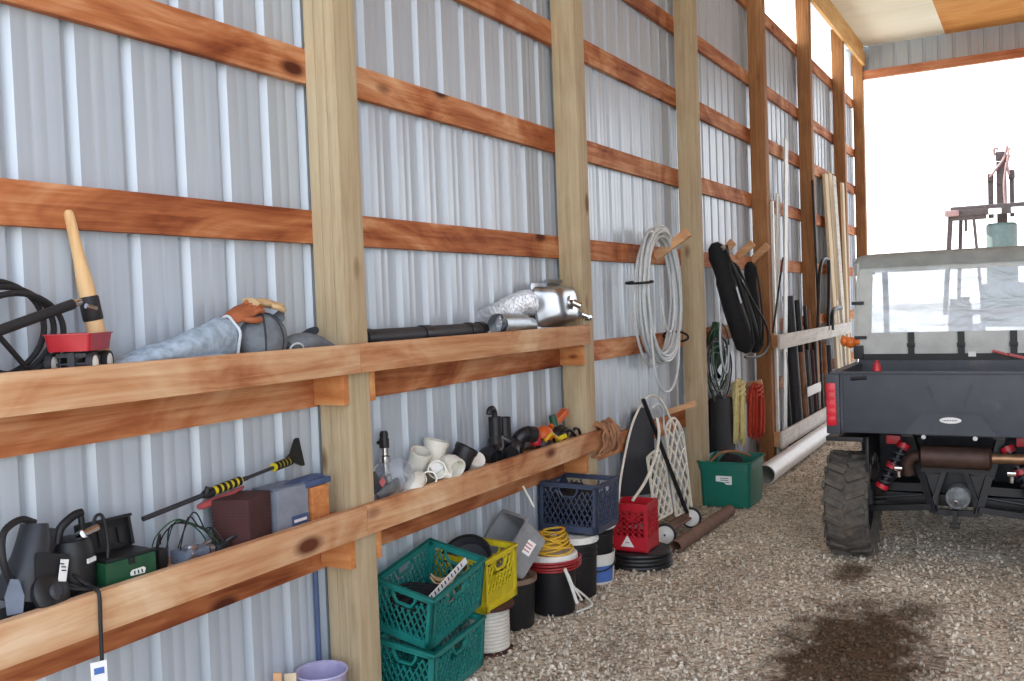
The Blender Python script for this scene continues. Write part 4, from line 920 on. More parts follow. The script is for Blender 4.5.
mb = MB(); mb.loft([((-.04, -.09, .20), .05, .03), ((0, 0, .24), .09, .06), ((.02, .08, .2), .06, .04)], 16, .02, 15); solo(mb, 'work_rag', 'red', 'red rag stuffed in the red basket', 'rag', loc=(.355, 6.145, .118))

# ------------------------------------------------------------------ wheeled lattice cart leaning by the third post
# the frame leans back on the wall: base line at X=.36, top near the wall
t = thing('folding_cart', 'folding cart with ivory lattice panels and white hubbed wheels', 'cart', (.34, 7.05, 0))
L0 = Vector(t.location)
def arc_panel(px, X0, X1, inset=.0):
    pass
def lat_panel(corners, nx, ny, bow):
    """lattice between four corners (bl, br, tr, tl), top edge bowed up"""
    bl, br, tr, tl = [Vector(c)-L0 for c in corners]; mb = MB()
    def S(u, v):
        p = (bl*(1-u)+br*u)*(1-v)+(tl*(1-u)+tr*u)*v; p.z += bow*sin(pi*u)*v; return p
    nrm = (br-bl).cross(tl-bl).normalized()
    def poly(uv, w): 
        q = [S(u, v) for u, v in uv]
        for a, b in zip(q, q[1:]): mb.bar(a, b, w, .012, upv=nrm)
    poly([(0, j/10) for j in range(11)], .016); poly([(1, j/10) for j in range(11)], .016); poly([(i/8, 1) for i in range(9)], .018); poly([(i/4, 0) for i in range(5)], .016)
    for i in range(-ny, nx+1):
        for s in (0, 1):
            run = []
            for j in range(ny*4+1):
                v = j/(ny*4); u = (i+v*ny*.5)/nx; u = u if not s else 1-u
                if 0 <= u <= 1: run.append((u, v))
                elif run: break
            if len(run) > 1: poly(run, .017)
    mb.build('lattice_panel', 'lattice', t)
lat_panel([at(656, 521, X=.35), at(672, 512, X=.36), at(663, 452, X=.22), at(647, 458, X=.22)], 3, 9, .03)
lat_panel([at(676, 516, X=.36), at(692, 508, X=.36), at(683, 432, X=.17), at(665, 428, X=.17)], 3, 10, .10)
mb = MB(); mb.bar(at(643, 399, X=.20)-L0, at(687, 513, X=.38)-L0, .028, .022, bev=.004); mb.build('pole', 'black', t)
mb = MB(); mb.tube(smooth_path([at(652, 408, X=.21)-L0, at(658, 404, X=.22)-L0, at(663, 412, X=.2)-L0, at(664, 430, X=.2)-L0], 6), .007, 8); mb.build('hook', 'hosew', t)
w1, w2 = at(669, 533, X=.40)-L0, at(694.5, 512.5, X=.40)-L0
w1.z = w2.z = .088; w1.x = w2.x = .03
mb = MB(); mb.tube([w1, w2+Vector((0, .02, 0))], .012, 10); mb.bar(w1+Vector((-.02, .05, .03)), w2+Vector((-.02, -.03, .03)), .03, .05); mb.build('axle', 'cardboard', t)
for w in (w1, w2):
    R = Matrix.Translation(w) @ rot(90, 0, 12)
    mb = MB(R); mb.lathe([(0, -.016), (.058, -.016), (.074, -.018), (.083, -.010), (.083, .010), (.074, .018), (.058, .016), (0, .016)], 32); wo = mb.build('wheel', 'blackr', t)
    mb = MB(R); mb.lathe([(0, .026), (.012, .026), (.016, .020), (.05, .019), (.066, .023), (.068, .016), (.068, 0)], 32); mb.build('hub', 'white', wo)
    mb = MB(R); mb.lathe([(0, .030), (.008, .030), (.010, .022), (.010, .01)], 12); mb.build('axle_nut', 'mesh', wo)
mb = MB(); q = [at(620, 497, X=.12), at(627, 440, X=.08), at(634, 414, X=.065), at(641, 407, X=.06), at(650, 410, X=.06), at(654, 430, X=.09), at(655, 462, X=.14), at(652, 494, X=.2)]
n = len(q); F = [mb.v(p) for p in q]; Bk = [mb.v(p+Vector((-.012, .004, 0))) for p in q]; mb.f(F); mb.f(Bk[::-1])
for k in range(n): mb.f([F[k], Bk[k], Bk[(k+1) % n], F[(k+1) % n]])
solo(mb, 'plastic_sled', 'navy', 'dark navy sheet sled standing behind the white hoop', 'sled')
mb = MB(); mb.tube(smooth_path([at(618, 503, X=.30), at(622, 470, X=.27), at(632, 425, X=.21), at(645, 399, X=.17), at(656, 396, X=.16), at(664, 405, X=.18), at(670, 418, X=.2)], 8), .009, 10)
mb.tube(smooth_path([at(657, 418, X=.27), at(659, 434, X=.30), at(655, 458, X=.34), at(645, 482, X=.36), at(633, 500, X=.36)], 8), .011, 10)
solo(mb, 'white_hoop', 'pvc', 'bent white plastic hoops in front of the navy sled', 'hoop')
t = thing('cardboard_tube', 'brown tube lying on gravel before the cart wheels', 'tube', (.525, 7.12, .052))
mb = MB(); mb.pipe((-.01, -.64, 0), (.01, .66, 0), .050, .006); mb.build('tube', 'cardboard', t)
# green tub
t = thing('plastic_tub', 'green plastic tub with white label against the third post', 'tub', (.395, 8.36, .008), (0, 0, 2))
def tub_ring(mb, w, l, z, r=.045, n=5):
    q = []
    for sx, sy, a0 in ((1, -1, -90), (1, 1, 0), (-1, 1, 90), (-1, -1, 180)):
        for i in range(n): an = radians(a0+90*i/(n-1)); q.append(mb.v((sx*(w/2-r)+r*cos(an), sy*(l/2-r)+r*sin(an), z)))
    return q
mb = MB(); RR = [tub_ring(mb, *a) for a in ((.425, .52, 0), (.43, .525, .01), (.448, .542, .33), (.466, .558, .332), (.462, .56, .385), (.490, .59, .388), (.492, .592, .40), (.455, .55, .40), (.43, .52, .33), (.42, .512, .012))]
for A, B in zip(RR, RR[1:]):
    for i in range(len(A)): mb.f([A[i], A[(i+1) % len(A)], B[(i+1) % len(A)], B[i]])
mb.f(RR[0][::-1]); mb.f(RR[-1]); mb.build('body', 'green', t)
mb = MB(); R = Matrix.Translation((-.005, -.2715, .245)) @ rot(-1.6, 0, 0)
mb.M = R; mb.prism([(-.07, .030), (.07, .030), (.07, -.045), (.02, -.045), (.0, -.024), (-.07, -.020)], .002); lb = mb.build('label', 'label', t)
mb = MB(R)
for k in range(3): mb.box((.005 if k < 2 else .03, -.001, .010-.017*k), (.07 if k < 2 else .035, .001, .006))
mb.build('label_print', 'green', lb)
t = thing('black_sack', 'black sack heaped inside the green tub', 'sack', (.395, 8.36, .05))
mb = MB(); mb.ball((0, .0, .225), (.125, .155, .17), 22, .22, 9); mb.build('sack', 'bag', t)
mb = MB(); mb.tube(smooth_path([(-.15, -.15, .33), (-.08, -.05, .40), (.05, .0, .41), (.14, .1, .36)], 8), .012, 10); mb.build('strap', 'rusty', t)
# white pipe
t = thing('sewer_pipe', 'long white plastic pipe lying along the wall beside the tub', 'pipe', (.43, 12.4, .104))
mb = MB(); mb.pipe((.045, -3.2, 0), (-.02, 2.6, 0), .098, .008, 32); mb.build('pipe', 'whitepipe', t)

# ------------------------------------------------------------------ things hung on pegs
def peg(label, X1, y, z0, z1, w=.06, dy=0):
    mb = MB(); mb.bar((PX0+.001, y, z0), (X1, y+dy, z1), w*.8, w*1.25, bev=.003); return solo(mb, 'wooden_peg', 'peg', label, 'peg', 'wooden pegs on the wall')
peg('wooden peg carrying the white hose coil', .35, 7.49, 2.20, 2.385, .06)
peg('wooden peg above the long black bag', .16, 9.43, 2.30, 2.40)
peg('wooden peg right of the slanted long black bag', .22, 9.95, 2.27, 2.405)
peg('wooden peg on the brown post edge', .24, 10.50, 2.24, 2.40, .06, -.01)
peg('low wooden peg above the ivory lattice', .30, 7.68, .885, .965, .04)
peg('low wooden peg holding the red rope', .26, 10.0, .90, .945, .04)
t = thing('garden_hose', 'white hose coiled in a tall ring with black ties', 'hose', (.165, 7.27, 1.86))
rs = random.Random(2)
for k in range(18):
    a_, b_ = .345+.075*rs.random(), .46+.08*rs.random(); ox = -.05+.006*k; oz = rs.uniform(-.015, .015)-(.03 if k % 4 == 0 else 0)
    q = [Vector((ox+.012*sin(a+k), a_*cos(a)+.01*sin(3*a+k), oz+b_*sin(a)+.02)) for a in [2*pi*i/36 for i in range(36)]]; mb = MB(); mb.tube(smooth_path(q, 2, True), .0105, 8, closed=True); mb.build('hose_loop', 'hosew', t)
mb = MB(); q = [Vector((.05, .30*cos(a)-.02, -.43+.33*sin(a))) for a in [pi*1.0+pi*i/14 for i in range(15)]]; mb.tube(smooth_path([Vector((.05, -.40, .1))]+q+[Vector((.05, .33, -.2))], 3), .0105, 8); mb.build('hose_loop', 'hosew', t)
mb = MB(); mb.tube(smooth_path([(.07, .12, .2), (.07, .14, -.1), (.07, .05, -.27), (.07, -.08, -.22), (.07, -.16, .0)], 8), .0105, 8); mb.build('hose_loop', 'hosew', t)
for (cy, cz, U) in ((-.43, .12, (0, 1, .1)), (.36, -.33, (0, .8, -.6))):
    mb = MB(); q = ring_pts((0, cy, cz), .105, .075, (1, 0, 0), U, 24)[:-1]; mb.tube(q, .010, 8, closed=True); mb.build('tie', 'black', t)['label'] = 'black tie'
# long black bags
def longbag(label, top, bot, r, mat='bag', tip=None):
    t = thing('folding_chair_bag', label, 'bag', top, (0, 0, 0), 'long black bags'); v = Vector(bot)-Vector(top); S = []
    for f, k in ((0, .35), (.04, .8), (.12, 1), (.3, .86), (.34, 1.02), (.6, 1.08), (.85, 1.12), (.95, .95), (1, .4)): S.append((v*f, r*k, r*k*1.05))
    mb = MB(); mb.loft(S, 18, .018, 9, 3); mb.build('sleeve', mat, t)
    mb = MB(); mb.tube(smooth_path([v*.05+Vector((r, 0, 0)), v*.35+Vector((r*1.6, -.06, .02)), v*.7+Vector((r*1.5, -.03, 0)), v*.93+Vector((r, 0, 0))], 7), .010, 8); mb.build('strap', 'blackr', t)
    return t, v
t, v = longbag('long black bag with grey print hanging slanted from the first hook', at(714, 243, X=.20), at(747, 352, X=.40), .085)
BAG = t
mb = MB(); d = v.normalized(); p = v*.42+Vector((.092, -.045, .02)); mb.bar(p, p+d*.16, .004, .05, upv=(0, 1, 0)); mb.build('print', 'greybox', t)
mb = MB(); mb.tube([v*.04+Vector((.075, -.04, .0)), v*.06+Vector((.095, -.06, 0))], .018, 12); mb.build('chrome_eyelet', 'chrome', t)
t, v = longbag('second black bag slanting behind the printed bag', at(729, 262, X=.14), at(756, 352, X=.30), .075)
longbag('black bag hanging straight down beside the brown post', at(749, 262, X=.15), at(757, 352, X=.16), .065)
mb = MB(Matrix.Translation(-BAG.location)); mb.tube(smooth_path([at(727, 246, X=.20), at(731, 262, X=.34), at(752, 300, X=.42), at(766, 325, X=.45), at(768, 345, X=.46), at(760, 356, X=.48), at(745, 357, X=.52)], 8), .012, 8)
mb.build('shoulder_strap', 'blackr', BAG)
# below: wire reel, dark case, ropes
t = thing('cable_hank', 'hank of green and grey wire hanging left of the long bags', 'cable', (.14, 8.75, 1.25))
L0 = Vector(t.location); rs = random.Random(12)
for k in range(11):
    cx = at(719+rs.uniform(-4, 5), 365+rs.uniform(-8, 8), X=.10+.012*k)-L0; a_ = .24+.1*rs.random(); b_ = .16+.2*rs.random()
    q = [cx+Vector((.01*sin(2*a), a_*cos(a), b_*sin(a))) for a in [2*pi*i/24 for i in range(24)]]; mb = MB(); mb.tube(smooth_path(q, 2, True), .0075, 6, closed=True); mb.build('wire_loop', ('dgreen', 'black', 'greybox')[k % 3], t)
mb = MB(); mb.tube(smooth_path([at(722, 312, X=.22)-L0, at(720, 335, X=.24)-L0, at(722, 360, X=.24)-L0, at(727, 372, X=.24)-L0, at(729, 345, X=.24)-L0], 7), .010, 8); mb.build('wire_loop', 'hosew', t)
mb = MB(); mb.loft([(at(716, 322, X=.12), .02, .05), (at(716, 335, X=.12), .06, .1), (at(716, 360, X=.12), .07, .12), (at(717, 378, X=.12), .05, .05)], 16, .02, 7); solo(mb, 'mesh_sack', 'dgreen', 'dark green mesh sack behind the wire hank', 'sack')
q0, q1 = at(722, 396, X=.13), at(722, 462, X=.13)
mb = MB(); mb.loft([(q0, .05, .19), (q0*.95+q1*.05, .075, .34), (q0*.5+q1*.5, .08, .36), (q0*.06+q1*.94, .08, .36), (q1, .06, .3)], 20, .012, 6)
solo(mb, 'duffel_bag', 'bag', 'black bag hanging on the wall behind the yellow rope', 'bag')
def hank(name, label, mat, top, w, l, n, r, seed, tail=0):
    t = thing(name, label, 'rope', top); rs = random.Random(seed)
    for k in range(n):
        y0 = -w/2+w*k/(n-1); ln = l*rs.uniform(.86, 1.0); x = rs.uniform(-.03, .035)
        q = [(x*.3, y0*.35, 0), (x+.02, y0*.8-.02, -l*.18), (x+.02, y0-.03, -ln*.6), (x, y0, -ln), (x-.01, y0+.04, -ln*.6), (x-.01, y0*.8+.02, -l*.18), (x*.3, y0*.35+.01, 0)]
        mb = MB(); mb.tube(smooth_path(q, 4), r, 7); mb.build('strand', mat, t)
    mb = MB(); mb.tube(smooth_path([Vector((.05*cos(a), .12*sin(a)*w/.4, -.16+.018*sin(a*1.0)+.012*a/pi*2)) for a in [2*pi*3*i/40 for i in range(41)]], 2), r, 7); mb.build('wrap', mat, t)
    return t
hank('rope_hank', 'yellow rope hank hanging above the green tub', 'ropey', at(738, 380, X=.21), .40, .66, 8, .016, 3)
hank('rope_hank', 'red orange cord hank hanging on the low peg', 'roper', (.20, 10.0, .935), .52, .60, 16, .011, 4)

# ------------------------------------------------------------------ rack of upright lumber and pipes
for lab, x0, x1, y0_, y1_, z0_, z1_ in (('upper white board holding back the upright lumber', .345, .372, 10.36, 14.72, 1.26, 1.42), ('lower white board along the floor before the upright pipes', .295, .322, 10.57, 14.6, .15, .335)):
    t = thing('rack_rail', lab, 'board', (x0, y0_, z0_))
    mb = MB(); mb.span((0, 0, 0), (x1-x0, y1_-y0_, z1_-z0_), .004); mb.build('rail_board', 'wboard', t)
    for py_ in (PY[3], PY[4]):
        mb = MB(); mb.span((PX1+.001-x0, py_+.03-y0_, .01), (-.001, py_+.12-y0_, z1_-z0_-.01), .003); mb.build('spacer_block', 'peg', t)
mb = MB(); mb.span((.330, 11.82, .60), (.344, 12.6, .715), .002); solo(mb, 'white_sign', 'label', 'small blank white board between the two rack rails', 'board')
mb = MB(); mb.span((.225, 10.685, .0), (.255, 10.745, 2.9), .003); solo(mb, 'upright_strip', 'white', 'white upright strip beside the brown post at the rack', 'strip')
UP = 'upright lumber and pipes'
def two(name, label, cat, mat, a, b, w, th):
    mb = MB(); mb.bar(a, b, th, w, upv=(0, 1, 0), bev=.002); return solo(mb, name, mat, label, cat, UP)
def stand(name, label, cat, mat, px, py, xt, xb, w, th=0):
    """length standing on the gravel and leaning back on the wall, its top seen at (px, py)"""
    P_ = at(px, py, X=xt); a = Vector((xb, P_.y, .012)); mb = MB()
    if th: mb.bar(a, P_, th, w, upv=(0, 1, 0), bev=.003)
    else: mb.tube([a, P_], w*1.2, 12)
    return solo(mb, name, mat, label, cat, UP)
two('metal_strip', 'pale grey metal strip leaning tall beside the brown post', 'strip', 'hosew', (.262, 10.90, .012), at(786, 140, X=.10), .15, .02)
two('metal_strip', 'wide white strip standing behind the pale grey strip', 'strip', 'white', (.150, 10.93, .012), at(778, 195, X=.075), .17, .02)
mb = MB(); mb.tube([at(773, 332, X=.386), at(783, 258, X=.31)], .012, 8)
solo(mb, 'iron_bar', 'black', 'thin black rod slanting above the rack board', 'rod', UP)
for a in (('pipe_length', 'dark grey pipe rising just above the rack board', 'pipe', 'charcoal', 788, 296, .16, .25, .058),
          ('pipe_length', 'slim black pipe right of the dark grey pipe', 'pipe', 'black', 796.5, 300, .16, .25, .036),
          ('iron_bar', 'black bar close right of the dark grey pipe foot', 'rod', 'black', 784.6, 352, .20, .25, .022),
          ('iron_bar', 'charcoal bar low behind the slim black pipe', 'rod', 'charcoal', 792.3, 346, .19, .25, .022),
          ('iron_bar', 'short rusty rod behind the rack board', 'rod', 'rusty', 800, 318, .17, .25, .020),
          ('iron_bar', 'rusty bar reaching just under the upper rack board', 'rod', 'rusty', 800.5, 352, .20, .25, .026),
          ('iron_bar', 'black rod second right of the slim pipe', 'rod', 'black', 804.5, 306, .17, .25, .020),
          ('iron_bar', 'dark bar between the rusty rods', 'rod', 'charcoal', 805.5, 350, .20, .25, .030),
          ('iron_bar', 'dark rusty rod near the second brown post', 'rod', 'rusty', 808.5, 310, .17, .25, .020),
          ('iron_bar', 'brown bar behind the blank white board', 'rod', 'brownbox', 810.5, 350, .20, .25, .034),
          ('iron_bar', 'black bar against the second brown post', 'rod', 'black', 814, 338, .235, .262, .024),
          ('iron_bar', 'dark bar before the pale lumber foot', 'rod', 'charcoal', 828, 345, .21, .25, .034),
          ('iron_bar', 'rusty iron bar between the black hook and the lumber', 'rod', 'rusty', 823.5, 342, .21, .25, .026),
          ('pipe_length', 'tall black pipe standing left of the pale lumber bundle', 'pipe', 'black', 812.5, 180, .235, .30, .013)): stand(*a)
for px, py, w, lab, m in ((825, 174, .25, 'pale lumber board standing left in the tall bundle', 'lumber'), (829, 173, .25, 'pale lumber board in the middle of the tall bundle', 'lumber'), (833, 176, .25, 'greyish lumber board standing right in the tall bundle', 'wboard'), ):
    stand('lumber_board', lab, 'board', m, px, py, .10, .25, w, .04)
stand('lumber_board', 'lone pale lumber board standing right of the tall bundle', 'board', 'lumber', 842, 183, .26, .305, .16, .035)
stand('pipe_length', 'short white pipe at the far end of the rack', 'pipe', 'pvc', 834.5, 300, .17, .25, .04)
mb = MB(); mb.tube(smooth_path([at(818, 330, X=.34), at(819, 280, X=.33), at(822, 262, X=.33), at(827, 259, X=.33), at(829, 268, X=.34), at(828, 330, X=.36)], 8), .022, 10)
solo(mb, 'shepherd_hook', 'black', 'tall black looped hook in front of the pale lumber', 'hook')
mb = MB(); mb.tube(smooth_path([at(832, 330, X=.37), at(832, 316, X=.37), at(835, 309, X=.37), at(841, 308, X=.37)], 8), .03, 10)
solo(mb, 'pipe_bend', 'black', 'short black curved pipe end above the rack board', 'pipe')
# ------------------------------------------------------------------ utility vehicle
U = thing('utility_vehicle', 'dark grey utility vehicle with grey canvas cab seen from behind', 'utility vehicle', (2.335, 6.60, 0))
def up_(name, mb, mat, par=None, label=None, sharp=38):
    o = mb.build(name, mat, par or U, sharp)
    if label: o['label'] = label
    return o
# cargo bed
mb = MB(); mb.box((0, .022, 1.105), (1.36, .045, .395), bev=.010); mb.box((0, .02, 1.307), (1.37, .06, .016), bev=.005)
T = Matrix.Translation((0, -.002, 0))
mb.M = T; mb.bar((-.18, -.004, 1.045), (.18, -.004, 1.045), .004, .010); mb.bar((-.18, -.004, 1.045), (-.275, -.004, .915), .010, .006, upv=(0, 1, 0)); mb.bar((.18, -.004, 1.045), (.275, -.004, .915), .010, .006, upv=(0, 1, 0))
mb.prism([(-.175, 1.04), (.175, 1.04), (.268, .912), (-.268, .912)], .008, Matrix.Translation((0, -.006, 0)))
for s in (-1, 1): mb.bar((s*.13, -.003, 1.235), (s*.075, -.003, 1.09), .010, .008, upv=(0, 1, 0)); mb.bar((s*.66, -.002, .93), (s*.66, -.002, 1.28), .018, .012, upv=(0, 1, 0))
for s in (-.42, 0, .42): mb.tube([(s, -.008, 1.278), (s, .01, 1.278)], .010, 10)
tgate = up_('tailgate', mb, 'utv')
mb = MB(rot(90, 0, 0)); mb.lathe([(0, .0085), (.9, .008), (1.0, .004), (1.0, -.004)], 36)
for v in mb.bm.verts: v.co.x *= .066; v.co.z *= .021
for v in mb.bm.verts: v.co.z += 1.006; v.co.y -= .003
em = up_('oval_emblem', mb, 'label', tgate, 'white oval emblem')
mb = MB()
for k in range(5): mb.box((-.030+.015*k, -.0120, 1.006), (.009, .001, .008))
mb.bar((-.045, -.0118, 1.004), (.046, -.0118, 1.010), .001, .003); up_('emblem_mark', mb, 'greybox', em)
mb = MB()
for s in (-1, 1): mb.span((s*.70-.022, .0, .92), (s*.70+.022, .95, 1.30), .006); mb.span((s*.705-.03, -.005, 1.285), (s*.705+.03, .95, 1.315), .006)
mb.span((-.70, .92, .92), (.70, .96, 1.33), .006); mb.span((-.70, .03, .905), (.70, .95, .935)); up_('cargo_bed', mb, 'utv')
for s in (-1, 1):
    mb = MB(); mb.box((s*.715, -.003, 1.10), (.09, .05, .40), bev=.012); h = up_('corner_post', mb, 'utv')
    mb = MB(); mb.box((s*.722, -.032, 1.10), (.062, .022, .285), bev=.008)
    for k in range(5): mb.box((s*.722, -.0435, 1.00+.05*k), (.050, .003, .036), bev=.001)
    up_('tail_light', mb, 'lens', h, 'red tail light')
    mb = MB(); mb.bar((s*.74, .01, 1.29), (s*.48, .01, 1.27), .014, .03); mb.tube([(s*.50, .0, 1.275), (s*.60, .0, 1.268)], .012, 8); up_('gate_latch', mb, 'frame')
# tires
def tire(x, y, r, w):
    R = Matrix.Translation((x, y, r)) @ rot(0, 90, 0); h = w/2
    mb = MB(R); mb.lathe([(r*.56, -h*.75), (r*.62, -h*.86), (r*.78, -h*1.02), (r*.88, -h*.98), (r*.925, -h*.82), (r*.935, -h*.4), (r*.935, h*.4), (r*.925, h*.82), (r*.88, h*.98), (r*.78, h*1.02), (r*.62, h*.86), (r*.56, h*.75)], 56)
    n = 18
    for k in range(n):
        for s in (-1, 1):
            a = 2*pi*(k+(.5 if s > 0 else 0))/n
            M0 = R @ rot(0, 0, math.degrees(a)) @ Matrix.Translation((r*.955, 0, s*h*.47)) @ rot(s*24, 0, 0); mb.M = M0; mb.box((0, 0, 0), (r*.075, .040, h*.92), bev=.005)
            mb.M = R @ rot(0, 0, math.degrees(a)) @ Matrix.Translation((r*.885, 0, s*h*.98)); mb.box((0, .0, 0), (r*.15, .045, h*.14), bev=.006)
    mb.M = Matrix.Identity(4)
    for v in mb.bm.verts:
        q = v.co; d = noise.noise(q*14)*.012+noise.noise(q*38)*.007; c = Vector((x, y, r)); v.co = q+(q-c).normalized()*d
        v.co.z = max(v.co.z, .002)
    t_ = up_('tire', mb, 'tire')
    mb = MB(R); mb.lathe([(0, h*.1), (r*.2, h*.15), (r*.3, h*.45), (r*.5, h*.5), (r*.575, h*.76), (r*.55, h*.6), (r*.55, -h*.6), (r*.575, -h*.76), (r*.5, -h*.4), (r*.25, -h*.2), (0, -h*.2)], 32); up_('wheel_rim', mb, 'frame', t_)
for s in (-1, 1): tire(s*.665, .36, .365, .285); tire(s*.665, 2.35, .345, .25)
# rear running gear
mb = MB()
for s in (-1, 1):
    mb.bar((s*.20, .28, .60), (s*.28, .30, .90), .05, .05); mb.bar((s*.20, .26, .62), (s*.13, .24, .36), .045, .045); mb.bar((s*.06, .25, .66), (s*.20, .26, .62), .03, .05); mb.bar((s*.06, .25, .66), (s*.14, .24, .40), .03, .03)
    mb.bar((s*.27, .1, .905), (s*.27, 2.2, .60), .07, .05); mb.prism([(s*.08, .62), (s*.20, .60), (s*.15, .35), (s*.11, .35)], .02, Matrix.Translation((0, .25, 0)))
mb.bar((-.20, .25, .655), (.20, .25, .655), .035, .045); mb.bar((-.14, .26, .36), (.14, .26, .36), .03, .04); mb.bar((-.28, .3, .89), (.28, .3, .89), .05, .05)
mb.box((0, .42, .62), (.40, .2, .30), bev=.02); mb.box((0, 1.3, .42), (.9, 1.9, .08), bev=.02); up_('rear_frame', mb, 'frame')
mb = MB(Matrix.Translation((.02, .20, .475)) @ rot(90, 0, 0)); mb.lathe([(0, .05), (.03, .05), (.05, .035), (.072, .03), (.076, .02), (.08, -.1), (0, -.1)], 28)
for k in range(8): a = 2*pi*k/8; mb.box((.062*cos(a), .062*sin(a), .028), (.012, .030, .018), (0, 0, math.degrees(a)))
df = up_('differential', mb, 'cast', None, 'grey ribbed axle gearbox')
mb = MB(); mb.lathe([(0, 0), (.013, 0), (.011, .012), (0, .013)], 16, (.012, .145, .455), rot(90, 0, 0)); up_('drain_plug', mb, 'chrome', df)
mb = MB(); mb.box((0, .19, .33), (.03, .03, .12)); mb.box((.0, .17, .29), (.06, .03, .03), bev=.004); up_('hitch_receiver', mb, 'frame')
mb = MB(); mb.tube([(-.20, .17, .742), (-.19, .17, .742), (.21, .17, .742), (.225, .17, .742)], [.05, .073, .073, .05], 26); mb.lathe([(.072, 0), (.078, .003), (.078, .012), (.072, .015)], 26, (.185, .17, .742), rot(0, 90, 0)); mf = up_('muffler', mb, 'muffler', None, 'brown exhaust muffler')
mb = MB(); mb.tube(smooth_path([(.22, .17, .745), (.30, .17, .748), (.40, .17, .75), (.47, .2, .77), (.52, .28, .80)], 6), .033, 16); up_('exhaust_pipe', mb, 'exhaust', mf, 'tan exhaust pipe')
mb = MB(); mb.tube(smooth_path([(-.20, .18, .74), (-.25, .19, .73), (-.285, .2, .68), (-.28, .22, .61)], 6), .036, 14); up_('exhaust_elbow', mb, 'muffler', mf)
for s in (-1, 1):
    mb = MB(); mb.bar((s*.15, .27, .52), (s*.54, .33, .50), .05, .055); mb.bar((s*.14, .22, .40), (s*.54, .28, .35), .045, .04); mb.bar((s*.15, .42, .42), (s*.54, .38, .36), .04, .04); mb.tube([(s*.2, .24, .47), (s*.5, .26, .43)], .010, 8); mb.tube([(s*.55, .34, .36), (s*.55, .34, .52)], .04, 12); up_('suspension_arm', mb, 'frame')
    a, b = Vector((s*.46, .22, .50)), Vector((s*.30, .26, .82)); d = b-a
    mb = MB(); mb.tube([a, b], .022, 14); sh = up_('shock', mb, 'frame')
    mb = MB(); n = 70; ax = d.normalized(); x = ax.orthogonal().normalized(); y = ax.cross(x)
    mb.tube([a+d*(.08+.84*i/n)+(x*cos(2*pi*7*i/n)+y*sin(2*pi*7*i/n))*.036 for i in range(n+1)], .0095, 8); up_('spring', mb, 'charcoal', sh)
    for f0, f1 in ((.02, .10), (.44, .54), (.86, .98)):
        mb = MB(); mb.tube([a+d*f0, a+d*f1], .043, 16); up_('spring_cup', mb, 'redpart', sh, None)
    mb = MB(); mb.box((s*.335, .15, .655), (.05, .03, .025), bev=.003); mb.tube([(s*.335, .15, .64), (s*.335, .15, .60)], .018, 12); up_('clevis', mb, 'chrome')
    mb = MB(); mb.span((min(s*.54, s*.78), .05, .84), (max(s*.54, s*.78), .85, .87), .004); mb.box((s*.53, .40, .74), (.02, .5, .24), bev=.005); up_('mud_guard', mb, 'black')
for s in (-.16, .14): 
    mb = MB(); mb.tube([(s, .04, .895), (s, -.006, .895)], .014, 12); up_('gate_bolt', mb, 'steel')
mb = MB(); mb.box((-.38, .3, .83), (.09, .05, .06), bev=.01); mb.box((.42, .3, .84), (.12, .05, .06), bev=.01); up_('red_bracket', mb, 'redpart', None, 'red bracket')
# body forward of the bed, seats, hood
mb = MB(); mb.box((0, 1.62, .52), (1.36, 1.35, .18), bev=.03); mb.box((0, 1.05, .80), (1.36, .18, .72), bev=.03)
for s in (-1, 1): mb.box((s*.66, 1.3, .62), (.08, .7, .34), bev=.03); mb.box((s*.62, 2.40, .80), (.30, .9, .10), bev=.04)
up_('body', mb, 'utv')
mb = MB(); mb.loft([((0, 1.98, .80), .62, .30), ((0, 2.2, .80), .62, .28), ((0, 2.5, .76), .58, .22), ((0, 2.78, .70), .50, .14), ((0, 2.82, .68), .4, .08)], 28); up_('hood', mb, 'utv')
for s in (-1, 1):
    mb = MB(); mb.box((s*.34, 1.42, .72), (.60, .48, .14), bev=.04); mb.box((s*.34, 1.20, .98), (.58, .12, .50), (-10, 0, 0), bev=.04); up_('seat', mb, 'black')
mb = MB(); mb.lathe([(.17, -.012), (.185, 0), (.17, .012), (.158, 0), (.17, -.012)], 28, (-.34, 1.80, 1.12), rot(55, 0, 0)); mb.tube([(-.34, 1.80, 1.12), (-.34, 2.0, .98)], .02, 10); mb.box((-.34, 1.8, 1.12), (.33, .02, .02)); up_('steering_wheel', mb, 'black')
# roll cage under the canvas
mb = MB()
for s in (-1, 1):
    mb.tube(smooth_path([(s*.66, 1.02, .9), (s*.67, 1.02, 1.5), (s*.64, 1.05, 2.02), (s*.62, 1.2, 2.07), (s*.62, 1.75, 2.06), (s*.64, 2.0, 1.75), (s*.66, 2.15, 1.15)], 6), .024, 12)
for y, z in ((1.05, 2.04), (1.75, 2.06), (1.02, 1.42)): mb.tube([(-.63, y, z), (.63, y, z)], .022, 12)
up_('roll_cage', mb, 'frame')
